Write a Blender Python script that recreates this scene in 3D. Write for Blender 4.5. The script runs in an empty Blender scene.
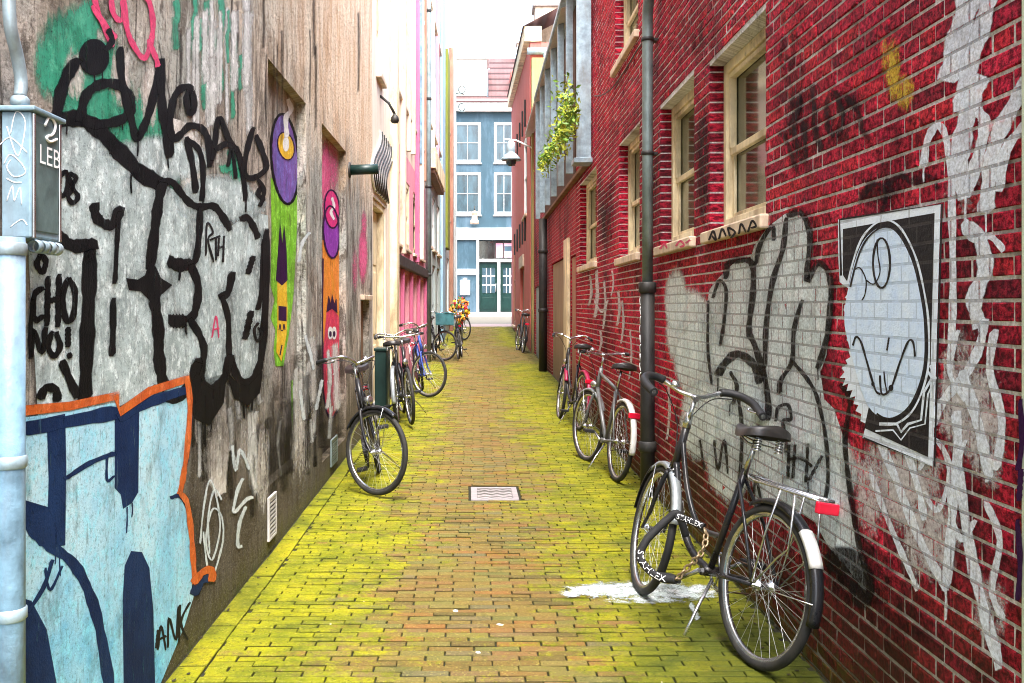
import bpy, math, random
from mathutils import Vector, Matrix
from mathutils.geometry import tessellate_polygon
random.seed(7)
scene = bpy.context.scene
COL = scene.collection
F, CX, CY, CAMH = 950.0, 468.0, 305.0, 1.55     # focal length (px), vanishing point, eye height

# ------------------------------------------------------------------ layout
HP = [(-8, 0), (6, 0), (8, .02), (10.8, .05), (14, .15), (19.5, .2), (25, .34), (38.5, .68), (53, 1.08), (56, 1.1), (900, 1.1)]
def gh(y):
    if y <= HP[0][0]: return HP[0][1]
    for (a, b), (c, d) in zip(HP, HP[1:]):
        if y <= c: return b + (d - b) * (y - a) / (c - a)
    return HP[-1][1]
def G(x, y):                                    # point of the paving seen at a place of the photograph
    lo, hi = 1.0, 300.0
    for _ in range(60):
        m = (lo + hi) / 2
        if CAMH + (CY - y) * m / F > gh(m): lo = m
        else: hi = m
    return ((x - CX) * lo / F, lo, gh(lo))
class Wall:
    def __init__(s, p0, p1, left):
        s.p0 = Vector((p0[0], p0[1])); s.p1 = Vector((p1[0], p1[1])); d = s.p1 - s.p0; s.len = d.length; s.d = d.normalized()
        s.n = Vector((s.d.y, -s.d.x)) if left else Vector((-s.d.y, s.d.x)); s.left = left
    def pt(s, u, v, w=0.0):
        q = s.p0 + s.d * u + s.n * w
        return (q.x, q.y, v)
    def px(s, x, y, w=0.0):
        r = Vector(((x - CX) / F, 1.0)); o = s.p0 + s.n * w
        t = o.dot(s.n) / r.dot(s.n)
        return ((r * t - o).dot(s.d), CAMH + (CY - y) / F * t)
    def uz(s, z): return (z - s.p0.y) / s.d.y
    def xat(s, z): return s.p0.x + s.d.x * s.uz(z)
def lx(z): return -1.265 + .00565 * (z - 2) if z < 12 else -1.2085 + .0226 * (z - 12)
def rx(z): return 1.44 + .0105 * z
LA = Wall((lx(-3), -3), (lx(12), 12), True)
LB = Wall((lx(12), 12), (lx(38.5), 38.5), True)
RW = Wall((rx(-3), -3), (rx(38.5), 38.5), False)

# ------------------------------------------------------------------ mesh builder
class MB:
    def __init__(s): s.v = []; s.f = []; s.sm = []; s.a = []; s.uv = []; s.r = []
    def add(s, verts, faces, smooth=False, a=None, uv=None, r=None):
        o = len(s.v); s.v += [tuple(p) for p in verts]
        s.f += [tuple(i + o for i in f) for f in faces]; s.sm += [smooth] * len(faces)
        s.a += a if a is not None else [1.0] * len(verts)
        s.uv += uv if uv is not None else [None] * len(verts)
        s.r += [r if r is not None else 0.5] * len(verts)
    def box(s, a, b, fn=None, r=None):
        (x0, y0, z0), (x1, y1, z1) = a, b
        p = [(x0, y0, z0), (x1, y0, z0), (x1, y1, z0), (x0, y1, z0), (x0, y0, z1), (x1, y0, z1), (x1, y1, z1), (x0, y1, z1)]
        uv = [(q[0] + q[2] * .37, q[1]) for q in p] if fn else None
        s.add([fn(*q) for q in p] if fn else p, [(0, 3, 2, 1), (4, 5, 6, 7), (0, 1, 5, 4), (1, 2, 6, 5), (2, 3, 7, 6), (3, 0, 4, 7)], uv=uv, r=r)
    def tube(s, path, r, n=8, cap=True, closed=False, flat=None):
        P = [Vector(p) for p in path]; m = len(P)
        rr = r if isinstance(r, (list, tuple)) else [r] * m
        vs = []; up = None
        for i in range(m):
            if closed: t = (P[(i + 1) % m] - P[i - 1])
            else: t = P[min(i + 1, m - 1)] - P[max(i - 1, 0)]
            t = t.normalized()
            if up is None:
                up = t.orthogonal().normalized()
            up = (up - t * up.dot(t)); up = up.normalized() if up.length > 1e-6 else t.orthogonal().normalized()
            sd = t.cross(up)
            for k in range(n):
                a = 2 * math.pi * k / n
                vs.append(P[i] + (up * math.cos(a) + sd * math.sin(a)) * rr[i])
        fs = []
        for i in range(m if closed else m - 1):
            j = (i + 1) % m
            for k in range(n):
                l = (k + 1) % n
                fs.append((i * n + k, i * n + l, j * n + l, j * n + k))
        s.add(vs, fs, True)
        if cap and not closed:
            o = len(s.v) - len(vs)
            s.f += [tuple(o + k for k in reversed(range(n))), tuple(o + (m - 1) * n + k for k in range(n))]; s.sm += [False, False]
    def lathe(s, prof, c, axis='z', n=20):
        vs = []
        for (r, h) in prof:
            for k in range(n):
                a = 2 * math.pi * k / n; x, y = r * math.cos(a), r * math.sin(a)
                vs.append({'z': (c[0] + x, c[1] + y, c[2] + h), 'y': (c[0] + x, c[1] + h, c[2] + y), 'x': (c[0] + h, c[1] + x, c[2] + y)}[axis])
        fs = []
        for i in range(len(prof) - 1):
            for k in range(n):
                l = (k + 1) % n; fs.append((i * n + k, i * n + l, (i + 1) * n + l, (i + 1) * n + k))
        s.add(vs, fs, True)
    def poly(s, pts2, fn, a=1.0, uv=True):
        tris = tessellate_polygon([[Vector((p[0], p[1], 0)) for p in pts2]])
        w = [fn(*p) for p in pts2]
        s.add(w, [tuple(t) for t in tris], a=[a] * len(w), uv=[tuple(p[:2]) for p in pts2])
    def prism(s, pts2, fn, w0, w1):             # outline in (u, v) with thickness w0..w1
        n = len(pts2)
        tris = tessellate_polygon([[Vector((p[0], p[1], 0)) for p in pts2]])
        vs = [fn(p[0], p[1], w0) for p in pts2] + [fn(p[0], p[1], w1) for p in pts2]
        fs = [tuple(t) for t in tris] + [tuple(i + n for i in reversed(t)) for t in tris]
        fs += [(i, (i + 1) % n, (i + 1) % n + n, i + n) for i in range(n)]
        s.add(vs, fs, uv=[tuple(p[:2]) for p in pts2] * 2)
    def build(s, name, mat, parent=None, bevel=0, fix=True, **props):
        me = bpy.data.meshes.new(name); me.from_pydata(s.v, [], s.f)
        at = me.attributes.new('a', 'FLOAT', 'POINT'); at.data.foreach_set('value', s.a)
        at = me.attributes.new('r', 'FLOAT', 'POINT'); at.data.foreach_set('value', s.r)
        uvl = me.uv_layers.new(name='UVMap')
        uvs = [(u if u is not None else (s.v[i][1] + s.v[i][0] * .31, s.v[i][2])) for i, u in enumerate(s.uv)]
        li = [0] * len(me.loops); me.loops.foreach_get('vertex_index', li)
        flat = []
        for i in li: flat += uvs[i]
        uvl.data.foreach_set('uv', flat)
        me.polygons.foreach_set('use_smooth', s.sm)
        me.validate(); me.update()
        if fix:
            import bmesh
            bm = bmesh.new(); bm.from_mesh(me); bmesh.ops.recalc_face_normals(bm, faces=bm.faces); bm.to_mesh(me); bm.free()
        me.materials.append(mat)
        o = bpy.data.objects.new(name, me); COL.objects.link(o)
        if parent is not None:
            o.parent = parent
            if parent.type == 'EMPTY' and parent.get('_w'): o.matrix_parent_inverse = Matrix.Translation(-Vector(parent.location))
        if bevel:
            b = o.modifiers.new('bevel', 'BEVEL'); b.width = bevel; b.segments = 2; b.limit_method = 'ANGLE'
        for k, q in props.items(): o[k] = q
        return o
def thing(name, label, cat, loc=(0, 0, 0), group=None, world=True):   # an Empty at the thing's base; its parts are built in world space
    o = bpy.data.objects.new(name, None); COL.objects.link(o); o.location = loc
    o['label'] = label; o['category'] = cat
    if group: o['group'] = group
    if world: o['_w'] = 1
    o.empty_display_size = .1
    return o
def cat(pts, k=6, closed=False):                # Catmull-Rom through the points
    if len(pts) < 3: return [tuple(p) for p in pts]
    P = [Vector(p) for p in pts]; out = []; n = len(P)
    for i in range(n if closed else n - 1):
        a, b, c, d = (P[(i - 1) % n], P[i], P[(i + 1) % n], P[(i + 2) % n]) if closed else (P[max(i - 1, 0)], P[i], P[i + 1], P[min(i + 2, n - 1)])
        for j in range(k):
            t = j / k
            out.append(tuple(.5 * (2 * b + (c - a) * t + (2 * a - 5 * b + 4 * c - d) * t * t + (3 * b - a - 3 * c + d) * t ** 3)))
    if not closed: out.append(tuple(P[-1]))
    return out
def ell(cx, cy, a, b, n=28, rot=0, a0=0, a1=360):
    out = []
    m = n if a1 - a0 >= 360 else n + 1
    for i in range(m):
        t = math.radians(a0 + (a1 - a0) * i / n); x, y = a * math.cos(t), b * math.sin(t); r = math.radians(rot)
        out.append((cx + x * math.cos(r) - y * math.sin(r), cy + x * math.sin(r) + y * math.cos(r)))
    return out
def glyphs(txt, size):                          # lettering as flat faces in (x, y)
    c = bpy.data.curves.new('lettering', 'FONT'); c.body = txt; c.size = size; c.align_x = 'CENTER'; c.align_y = 'CENTER'; c.resolution_u = 3
    o = bpy.data.objects.new('lettering', c); COL.objects.link(o)
    dg = bpy.context.evaluated_depsgraph_get(); me = bpy.data.meshes.new_from_object(o.evaluated_get(dg))
    vs = [tuple(v.co[:2]) for v in me.vertices]; fs = [tuple(p.vertices) for p in me.polygons]
    bpy.data.objects.remove(o); bpy.data.curves.remove(c); bpy.data.meshes.remove(me)
    return vs, fs

# ------------------------------------------------------------------ painted marks on walls: strokes, fills, sprayed patches
class Paint:
    def __init__(s, wall, w): s.wall = wall; s.w = w; s.its = []
    def P(s, x, y):
        u, v = s.wall.px(x, y, s.w); return s.wall.pt(u, v, s.w), (u, v)
    def stroke(s, pts, wd, soft=.5, smooth=True, taper=True):
        if len(pts) == 2: pts = [tuple(Vector(pts[0]).lerp(Vector(pts[1]), k / 5)) for k in range(6)]
        c = cat(pts, 6) if smooth else [tuple(p) for p in pts]
        n = len(c); vs = []; a = []; uv = []
        for i in range(n):
            t = Vector(c[min(i + 1, n - 1)]) - Vector(c[max(i - 1, 0)])
            if t.length < 1e-6: t = Vector((1, 0))
            t.normalize(); nn = Vector((-t.y, t.x)); h = wd / 2 * (1 + .13 * math.sin(i * .9 + wd) + .07 * math.sin(i * 2.3 + 2 * wd))
            e = 0 if (taper and (i == 0 or i == n - 1)) else 1
            for k, al in ((-(1 + soft), 0), (-(1 - soft), 1), (1 - soft, 1), (1 + soft, 0)):
                q = Vector(c[i]) + nn * h * k
                if i == 0: q = q - t * wd * .35
                if i == n - 1: q = q + t * wd * .35
                p, w = s.P(q.x, q.y); vs.append(p); uv.append(w); a.append(al * e)
        fs = []
        for i in range(n - 1):
            for k in range(3): fs.append((i * 4 + k, i * 4 + k + 1, i * 4 + k + 5, i * 4 + k + 4))
        s.its.append((vs, fs, a, uv, pts)); return s
    def drips(s, lst, wd=1.2, rg=random.Random(17)):   # runs of paint below thick strokes
        for x, y, l in lst: s.stroke([(x, y), (x + rg.uniform(-.6, .6), y + l * .5), (x + rg.uniform(-.8, .8), y + l)], wd * rg.uniform(.7, 1.3), .5)
        return s
    def strokes(s, lst, wd, **k):
        for p in lst: s.stroke(p, wd, **k)
        return s
    def fill(s, pts, edge=1.2, smooth=False):
        c = cat(pts, 5, True) if smooth else pts
        c = [tuple(p) for p in c]; n = len(c)
        ar = sum(c[i][0] * c[(i + 1) % n][1] - c[(i + 1) % n][0] * c[i][1] for i in range(n))
        sg = 1 if ar > 0 else -1
        q = [s.P(*p) for p in c]
        tris = tessellate_polygon([[Vector((p[0], p[1], 0)) for p in c]])
        vs = [p for p, _ in q]; uv = [w for _, w in q]; a = [1.0] * n
        for i in range(n):
            t = Vector(c[(i + 1) % n]) - Vector(c[i - 1]); t = t.normalized() if t.length > 1e-6 else Vector((1, 0))
            o = Vector((t.y, -t.x)) * sg * edge
            p, w = s.P(c[i][0] + o.x, c[i][1] + o.y); vs.append(p); uv.append(w); a.append(0.0)
        fs = [tuple(t) for t in tris] + [(i, (i + 1) % n, (i + 1) % n + n, i + n) for i in range(n)]
        s.its.append((vs, fs, a, uv, pts)); return s
    def blob(s, cx, cy, rx_, ry_, a=1.0, rot=0):
        n = 20; vs = []; uv = []; al = []
        p, w = s.P(cx, cy); vs.append(p); uv.append(w); al.append(a)
        for k, f in ((.55, .75), (1.0, 0.0)):
            for (x, y) in ell(cx, cy, rx_ * k, ry_ * k, n, rot):
                p, w = s.P(x, y); vs.append(p); uv.append(w); al.append(a * f)
        fs = [(0, 1 + k, 1 + (k + 1) % n) for k in range(n)] + [(1 + k, 1 + n + k, 1 + n + (k + 1) % n, 1 + (k + 1) % n) for k in range(n)]
        if a > 0: s.its.append((vs, fs, al, uv, [(cx - rx_, cy - ry_), (cx + rx_, cy + ry_)]))
        return s
    def done(s, name, mat, parent, **k):         # marks that touch make one part; marks that stand apart are parts of their own
        n = len(s.its); grp = list(range(n))
        def root(i):
            while grp[i] != i: i = grp[i]
            return i
        bb = [(min(p[0] for p in it[4]) - 5, min(p[1] for p in it[4]) - 5, max(p[0] for p in it[4]) + 5, max(p[1] for p in it[4]) + 5) for it in s.its]
        for i in range(n):
            for j in range(i):
                A, B = bb[i], bb[j]
                if A[0] < B[2] and B[0] < A[2] and A[1] < B[3] and B[1] < A[3]: grp[root(i)] = root(j)
        o = None
        for r in sorted(set(root(i) for i in range(n))):
            mb = MB(); q = 0
            for i in range(n):
                if root(i) != r: continue
                vs, fs, a, uv, _ = s.its[i]; e = .00004 * q; q += 1       # each stroke lies on the one before
                mb.add([s.wall.pt(u[0], u[1], s.w + e) for u in uv], fs, a=a, uv=uv)
            ob = mb.build(name, mat, parent, fix=False, **(k if o is None else {})); o = o or ob
        return o

# ------------------------------------------------------------------ materials
class NT:
    def __init__(s, name):
        s.m = bpy.data.materials.new(name); s.m.use_nodes = True; s.t = s.m.node_tree; s.t.nodes.clear()
        s.out = s.t.nodes.new('ShaderNodeOutputMaterial')
    def n(s, t, **k):
        o = s.t.nodes.new(t)
        for a, b in k.items():
            if a == 'op': o.operation = b
            else: setattr(o, a, b)
        return o
    def l(s, a, b): s.t.links.new(a, b)
    def val(s, sock, x):
        if hasattr(x, 'is_output'): s.l(x, sock)
        else:
            if isinstance(x, (tuple, list)) and len(x) == 3 and sock.type == 'RGBA': x = (*x, 1)
            sock.default_value = x
    def uv(s): return s.n('ShaderNodeTexCoord').outputs['UV']
    def pos(s): return s.n('ShaderNodeNewGeometry').outputs['Position']
    def objc(s): return s.n('ShaderNodeTexCoord').outputs['Object']
    def attr(s, nm): return s.n('ShaderNodeAttribute', attribute_name=nm).outputs['Fac']
    def mapv(s, v, sc): 
        o = s.n('ShaderNodeMapping'); s.l(v, o.inputs[0]); o.inputs['Scale'].default_value = sc; return o.outputs[0]
    def noise(s, v, scale, detail=4, rough=.6, dist=0):
        o = s.n('ShaderNodeTexNoise'); s.l(v, o.inputs['Vector']); o.inputs['Scale'].default_value = scale; o.inputs['Detail'].default_value = detail
        o.inputs['Roughness'].default_value = rough; o.inputs['Distortion'].default_value = dist; return o.outputs['Fac']
    def vor(s, v, scale, feat='F1'):
        o = s.n('ShaderNodeTexVoronoi', feature=feat); s.l(v, o.inputs['Vector']); o.inputs['Scale'].default_value = scale; return o.outputs['Distance']
    def ramp(s, fac, stops):
        o = s.n('ShaderNodeValToRGB'); e = o.color_ramp.elements
        while len(e) < len(stops): e.new(.5)
        for i, (p, c) in enumerate(stops):
            e[i].position = p; e[i].color = (*c, 1) if not isinstance(c, (int, float)) else (c, c, c, 1)
        s.l(fac, o.inputs[0]); return o.outputs[0]
    def mr(s, x, a, b, c=0, d=1, smooth=False):
        o = s.n('ShaderNodeMapRange'); o.interpolation_type = 'SMOOTHSTEP' if smooth else 'LINEAR'
        for i, q in enumerate((x, a, b, c, d)): s.val(o.inputs[i], q)
        return o.outputs[0]
    def math(s, op, a, b=0, c=None, clamp=False):
        o = s.n('ShaderNodeMath', op=op, use_clamp=clamp); s.val(o.inputs[0], a); s.val(o.inputs[1], b)
        if c is not None: s.val(o.inputs[2], c)
        return o.outputs[0]
    def mix(s, f, a, b, mode='MIX'):
        o = s.n('ShaderNodeMix', data_type='RGBA', blend_type=mode); s.val(o.inputs[0], f); s.val(o.inputs[6], a); s.val(o.inputs[7], b); return o.outputs[2]
    def sep(s, v):
        o = s.n('ShaderNodeSeparateXYZ'); s.l(v, o.inputs[0]); return o.outputs
    def bump(s, h, st, dist=.01):
        o = s.n('ShaderNodeBump'); s.l(h, o.inputs['Height']); o.inputs['Strength'].default_value = st; o.inputs['Distance'].default_value = dist; return o.outputs[0]
    def bsdf(s, col, rough=.7, metal=0, normal=None, spec=.4, alpha=None, **k):
        p = s.n('ShaderNodeBsdfPrincipled'); s.val(p.inputs['Base Color'], col); s.val(p.inputs['Roughness'], rough); s.val(p.inputs['Metallic'], metal)
        p.inputs['Specular IOR Level'].default_value = spec
        if normal is not None: s.l(normal, p.inputs['Normal'])
        for a, b in k.items(): s.val(p.inputs[a.replace('_', ' ')], b)
        if alpha is not None:
            t = s.n('ShaderNodeBsdfTransparent'); x = s.n('ShaderNodeMixShader'); s.val(x.inputs[0], alpha); s.l(t.outputs[0], x.inputs[1]); s.l(p.outputs[0], x.inputs[2]); s.l(x.outputs[0], s.out.inputs[0])
        else: s.l(p.outputs[0], s.out.inputs[0])
        return s.m
def brickmask(t, uv):                            # 1 on the mortar joints of the cross bond used for the brick mesh
    b = t.n('ShaderNodeTexBrick'); t.l(uv, b.inputs['Vector']); b.offset = .5; b.offset_frequency = 2; b.squash = .5; b.squash_frequency = 2
    for k, q in (('Scale', 1.0), ('Mortar Size', .0055), ('Mortar Smooth', .1), ('Bias', 0), ('Brick Width', .22), ('Row Height', .0625)): b.inputs[k].default_value = q
    return b
def simple(name, col, rough=.6, metal=0, var=.25, scale=6, bump=.15, spec=.4, dirt=None, dirt_amt=.4):
    t = NT(name); v = t.objc(); nz = t.noise(v, scale, 5, .65)
    c = t.mix(t.mr(nz, .3, .7), tuple(x * (1 - var) for x in col), tuple(min(1, x * (1 + var)) for x in col))
    if dirt:
        n2 = t.noise(t.mapv(v, (1, 1, .25)), scale * .7, 6, .7); c = t.mix(t.math('MULTIPLY', t.mr(n2, .45, .7), dirt_amt), c, dirt)
    return t.bsdf(c, t.mr(nz, .3, .7, rough * .85, min(1, rough * 1.15)), metal, t.bump(t.noise(v, scale * 8, 3), bump, .004) if bump else None, spec)
def paint(name, c1, c2=None, wear=.35, scale=9, brick=False, rough=.6, amax=1.0, streak=False, hard=3.6, gritty=.7):
    t = NT(name); uv = t.uv(); a = t.attr('a'); c2 = c2 or tuple(x * .8 for x in c1)
    src = t.mapv(uv, (3, .7, 1)) if streak else uv
    n1 = t.noise(src, scale, 7, .72); n2 = t.noise(uv, scale * 6, 4, .7)
    nn = t.math('ADD', t.math('MULTIPLY', n1, .65), t.math('MULTIPLY', n2, .35))
    # sharp where paint is thick, broken where it is thin
    thr = t.mr(nn, .3, .7, 1.0 - wear * 2, 1.0)
    al = t.math('MULTIPLY', t.math('SUBTRACT', t.math('ADD', a, .35 * (1 - wear)), t.math('MULTIPLY', thr, wear * 1.3 + .15)), hard, clamp=True)
    if amax < 1: al = t.math('MULTIPLY', al, amax)
    col = t.mix(t.mr(t.noise(src, scale * .6, 5, .65), .35, .65), c1, c2)
    if max(c1) > .2: col = t.mix(t.math('MULTIPLY', t.mr(t.noise(uv, 14, 8, .8), .40, .50, 1, 0), gritty * .8), col, tuple(min(.92, x * 1.5 + .08) for x in c1))
    dk = tuple(x * .22 for x in c1); grit = t.noise(uv, 48, 7, .8); stain = t.noise(t.mapv(uv, (3.2, 1.6, 1)), 2.2, 7, .75)
    col = t.mix(t.math('MULTIPLY', t.mr(grit, .52, .66), gritty), col, dk); col = t.mix(t.math('MULTIPLY', t.mr(stain, .52, .68), gritty * .75), col, t.mix(.5, dk, (.05, .04, .03)) if max(c1) > .1 else dk)
    if max(c1) > .2: col = t.mix(t.math('MULTIPLY', t.mr(t.noise(uv, 22, 6, .75), .58, .68), gritty * .6), col, tuple(min(.9, x * 1.35 + .05) for x in c1))
    h = t.noise(uv, 120, 3)
    if brick:
        b = brickmask(t, uv); k = t.mr(t.noise(uv, 70, 4, .7), .35, .62, .55, 1.0)
        al = t.math('MULTIPLY', al, t.mr(b.outputs['Fac'], 0, 1, 1.0, .42)); al = t.math('MULTIPLY', al, k)
        h = t.noise(uv, 90, 4, .7)
    else:
        # streaks and scars of the plaster show through
        sc = t.noise(t.mapv(uv, (26, 4, 1)), 1.0, 6, .7); al = t.math('MULTIPLY', al, t.mr(sc, .3, .42, .45, 1.0)); fk = t.noise(t.mapv(uv, (1, .6, 1)), 6.5, 8, .78); al = t.math('MULTIPLY', al, t.mr(fk, .30, .36, .25, 1.0))
        h = t.math('ADD', h, sc)
    return t.bsdf(col, rough, 0, t.bump(h, .35, .006), .30 if max(c1) > .1 else .06, alpha=al)
# ---- surface materials
def m_paving():
    t = NT('paving_brick'); pos = t.pos(); r = t.attr('r'); xyz = t.sep(pos)
    base = t.ramp(r, [(0, (.065, .045, .012)), (.22, (.15, .085, .018)), (.42, (.165, .12, .028)), (.6, (.105, .105, .026)), (.78, (.21, .075, .018)), (1, (.095, .09, .05))])
    fine = t.noise(pos, 60, 4, .7); base = t.mix(t.mr(fine, .3, .7), t.mix(.35, base, (.08, .06, .03)), t.mix(.25, base, (.28, .24, .07)))
    big = t.noise(pos, 1.1, 5, .62, .4); mid = t.noise(pos, 5.5, 5, .7); sm = t.noise(pos, 32, 4, .75)
    # the trodden middle of the alley keeps its brick, the sides are mossy
    xc = t.math('ADD', t.math('MULTIPLY', xyz[1], .012), .0)
    lat = t.math('ABSOLUTE', t.math('SUBTRACT', xyz[0], xc))
    lat = t.mr(lat, .14, .95, -.22, .52)
    f = t.math('ADD', lat, t.math('ADD', t.math('MULTIPLY', t.math('SUBTRACT', big, .5), 1.25), t.math('MULTIPLY', t.math('SUBTRACT', mid, .5), 1.3)))
    f = t.math('ADD', f, t.math('MULTIPLY', t.math('SUBTRACT', t.math('FRACT', t.math('MULTIPLY', r, 7.31)), .5), .34))
    f = t.math('ADD', f, t.math('MULTIPLY', t.math('SUBTRACT', sm, .5), 1.25))
    far = t.mr(xyz[1], 20.5, 22.5, 0, 1); back = t.mr(xyz[1], 25, 27, 1, 0); f = t.math('SUBTRACT', f, t.math('MULTIPLY', t.math('MULTIPLY', far, back), .9))
    moss = t.mr(f, -.10, .36, 0, 1, True)
    mc = t.ramp(t.noise(pos, 3.2, 5, .7), [(.30, (.045, .068, .003)), (.43, (.17, .18, .003)), (.56, (.30, .285, .003)), (.72, (.34, .27, .005))])
    mc = t.mix(t.mr(sm, .3, .7), t.mix(.45, mc, (.10, .12, .004)), mc)
    mc = t.mix(t.mr(t.math('FRACT', t.math('MULTIPLY', r, 13.7)), 0, 1, .0, .5), mc, (.09, .10, .006)); col = t.mix(t.math('MULTIPLY', moss, .93), base, mc); col = t.mix(t.mr(fine, .54, .68, 0, .75), col, (.03, .035, .008)); col = t.mix(t.mr(t.noise(pos, 85, 4, .75), .56, .68, 0, .5), col, (.45, .40, .10))
    col = t.mix(t.mr(t.noise(pos, 2.3, 6, .75), .56, .7, 0, .65), col, (.04, .05, .015))
    col = t.mix(t.mr(t.attr('a'), 0, 1, .95, 0), col, (.010, .011, .004))      # soil in the joints
    # darker green towards the near right of the paving
    near_dark = t.math('ADD', t.math('MULTIPLY', t.mr(xyz[0], .35, 1.25), t.mr(xyz[1], 5.6, 4.2)), t.math('MULTIPLY', t.math('SUBTRACT', mid, .5), .9)); col = t.mix(t.mr(near_dark, .15, .75, 0, .75), col, t.mix(.5, (.03, .045, .006), (.05, .06, .012)))
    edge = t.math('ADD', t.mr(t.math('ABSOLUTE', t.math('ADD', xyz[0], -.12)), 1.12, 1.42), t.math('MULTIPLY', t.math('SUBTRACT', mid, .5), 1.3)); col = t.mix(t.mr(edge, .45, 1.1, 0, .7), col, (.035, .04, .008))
    # pale trodden spots
    sp = t.mr(t.vor(pos, 9), .035, .05, 1, 0); col = t.mix(t.math('MULTIPLY', sp, t.mr(big, .5, .62, 0, .8)), col, (.62, .56, .48))
    rough = t.mr(mid, .3, .7, .55, .85)
    h = t.math('ADD', t.math('MULTIPLY', sm, 1.0), t.math('MULTIPLY', fine, .7))
    return t.bsdf(col, rough, 0, t.bump(h, .6, .006), .12)
def m_redbrick(mesh=True):
    t = NT('red_brick' if mesh else 'red_brick_far'); uv = t.uv()
    if mesh: r = t.attr('r')
    else:
        b = brickmask(t, uv); b.inputs['Color1'].default_value = (0, 0, 0, 1); b.inputs['Color2'].default_value = (1, 1, 1, 1); b.inputs['Mortar'].default_value = (.5, .5, .5, 1); r = t.sep(b.outputs['Color'])[0]
    xyz = t.sep(uv)
    base = t.ramp(r, [(0, (.20, .005, .016)), (.2, (.46, .008, .028)), (.45, (.68, .012, .045)), (.7, (.72, .030, .028)), (.88, (.66, .010, .06)), (1, (.36, .010, .03))])
    f = t.noise(uv, 45, 6, .75); g = t.noise(uv, 14, 5, .7)
    base = t.mix(t.mr(f, .44, .57), t.mix(.82, base, (.03, .003, .008)), t.mix(.28, base, (.86, .07, .13)))
    base = t.mix(t.mr(g, .52, .66, 0, .75), base, (.06, .008, .014))
    soot = t.noise(t.mapv(uv, (.9, .55, 1)), 1.0, 7, .72); base = t.mix(t.mr(soot, .47, .66, 0, .88), base, (.022, .006, .009))
    damp = t.math('ADD', t.mr(xyz[1], .1, .95, .85, 0), t.math('MULTIPLY', t.math('SUBTRACT', soot, .5), 1.4)); damp = t.mr(damp, .1, .7, 0, .82)
    base = t.mix(damp, base, (.028, .017, .008))
    gr = t.math('ADD', t.mr(xyz[1], .0, .42, .7, 0), t.math('MULTIPLY', t.math('SUBTRACT', g, .5), 1.2)); base = t.mix(t.mr(gr, .4, .8, 0, .7), base, (.10, .10, .012))
    h = f
    if not mesh:
        base = t.mix(b.outputs['Fac'], base, t.mix(t.mr(soot, .4, .65), (.42, .28, .24), (.1, .06, .05))); h = t.math('SUBTRACT', f, b.outputs['Fac'])
    return t.bsdf(base, .62, 0, t.bump(h, 1.0, .016), .05)
def m_mortar():
    t = NT('mortar'); uv = t.uv(); xyz = t.sep(uv); n = t.noise(uv, 1.3, 6, .7); f = t.noise(uv, 60, 4, .7)
    c = t.ramp(n, [(.3, (.86, .88, .92)), (.54, (.78, .76, .76)), (.64, (.32, .27, .26)), (.76, (.08, .06, .05))])
    c = t.mix(t.mr(f, .35, .65, 0, .6), c, (.12, .10, .08)); c = t.mix(t.mr(xyz[1], .1, .7, .75, 0), c, (.09, .085, .03))
    return t.bsdf(c, .9, 0, t.bump(f, .6, .006), .2)
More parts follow.
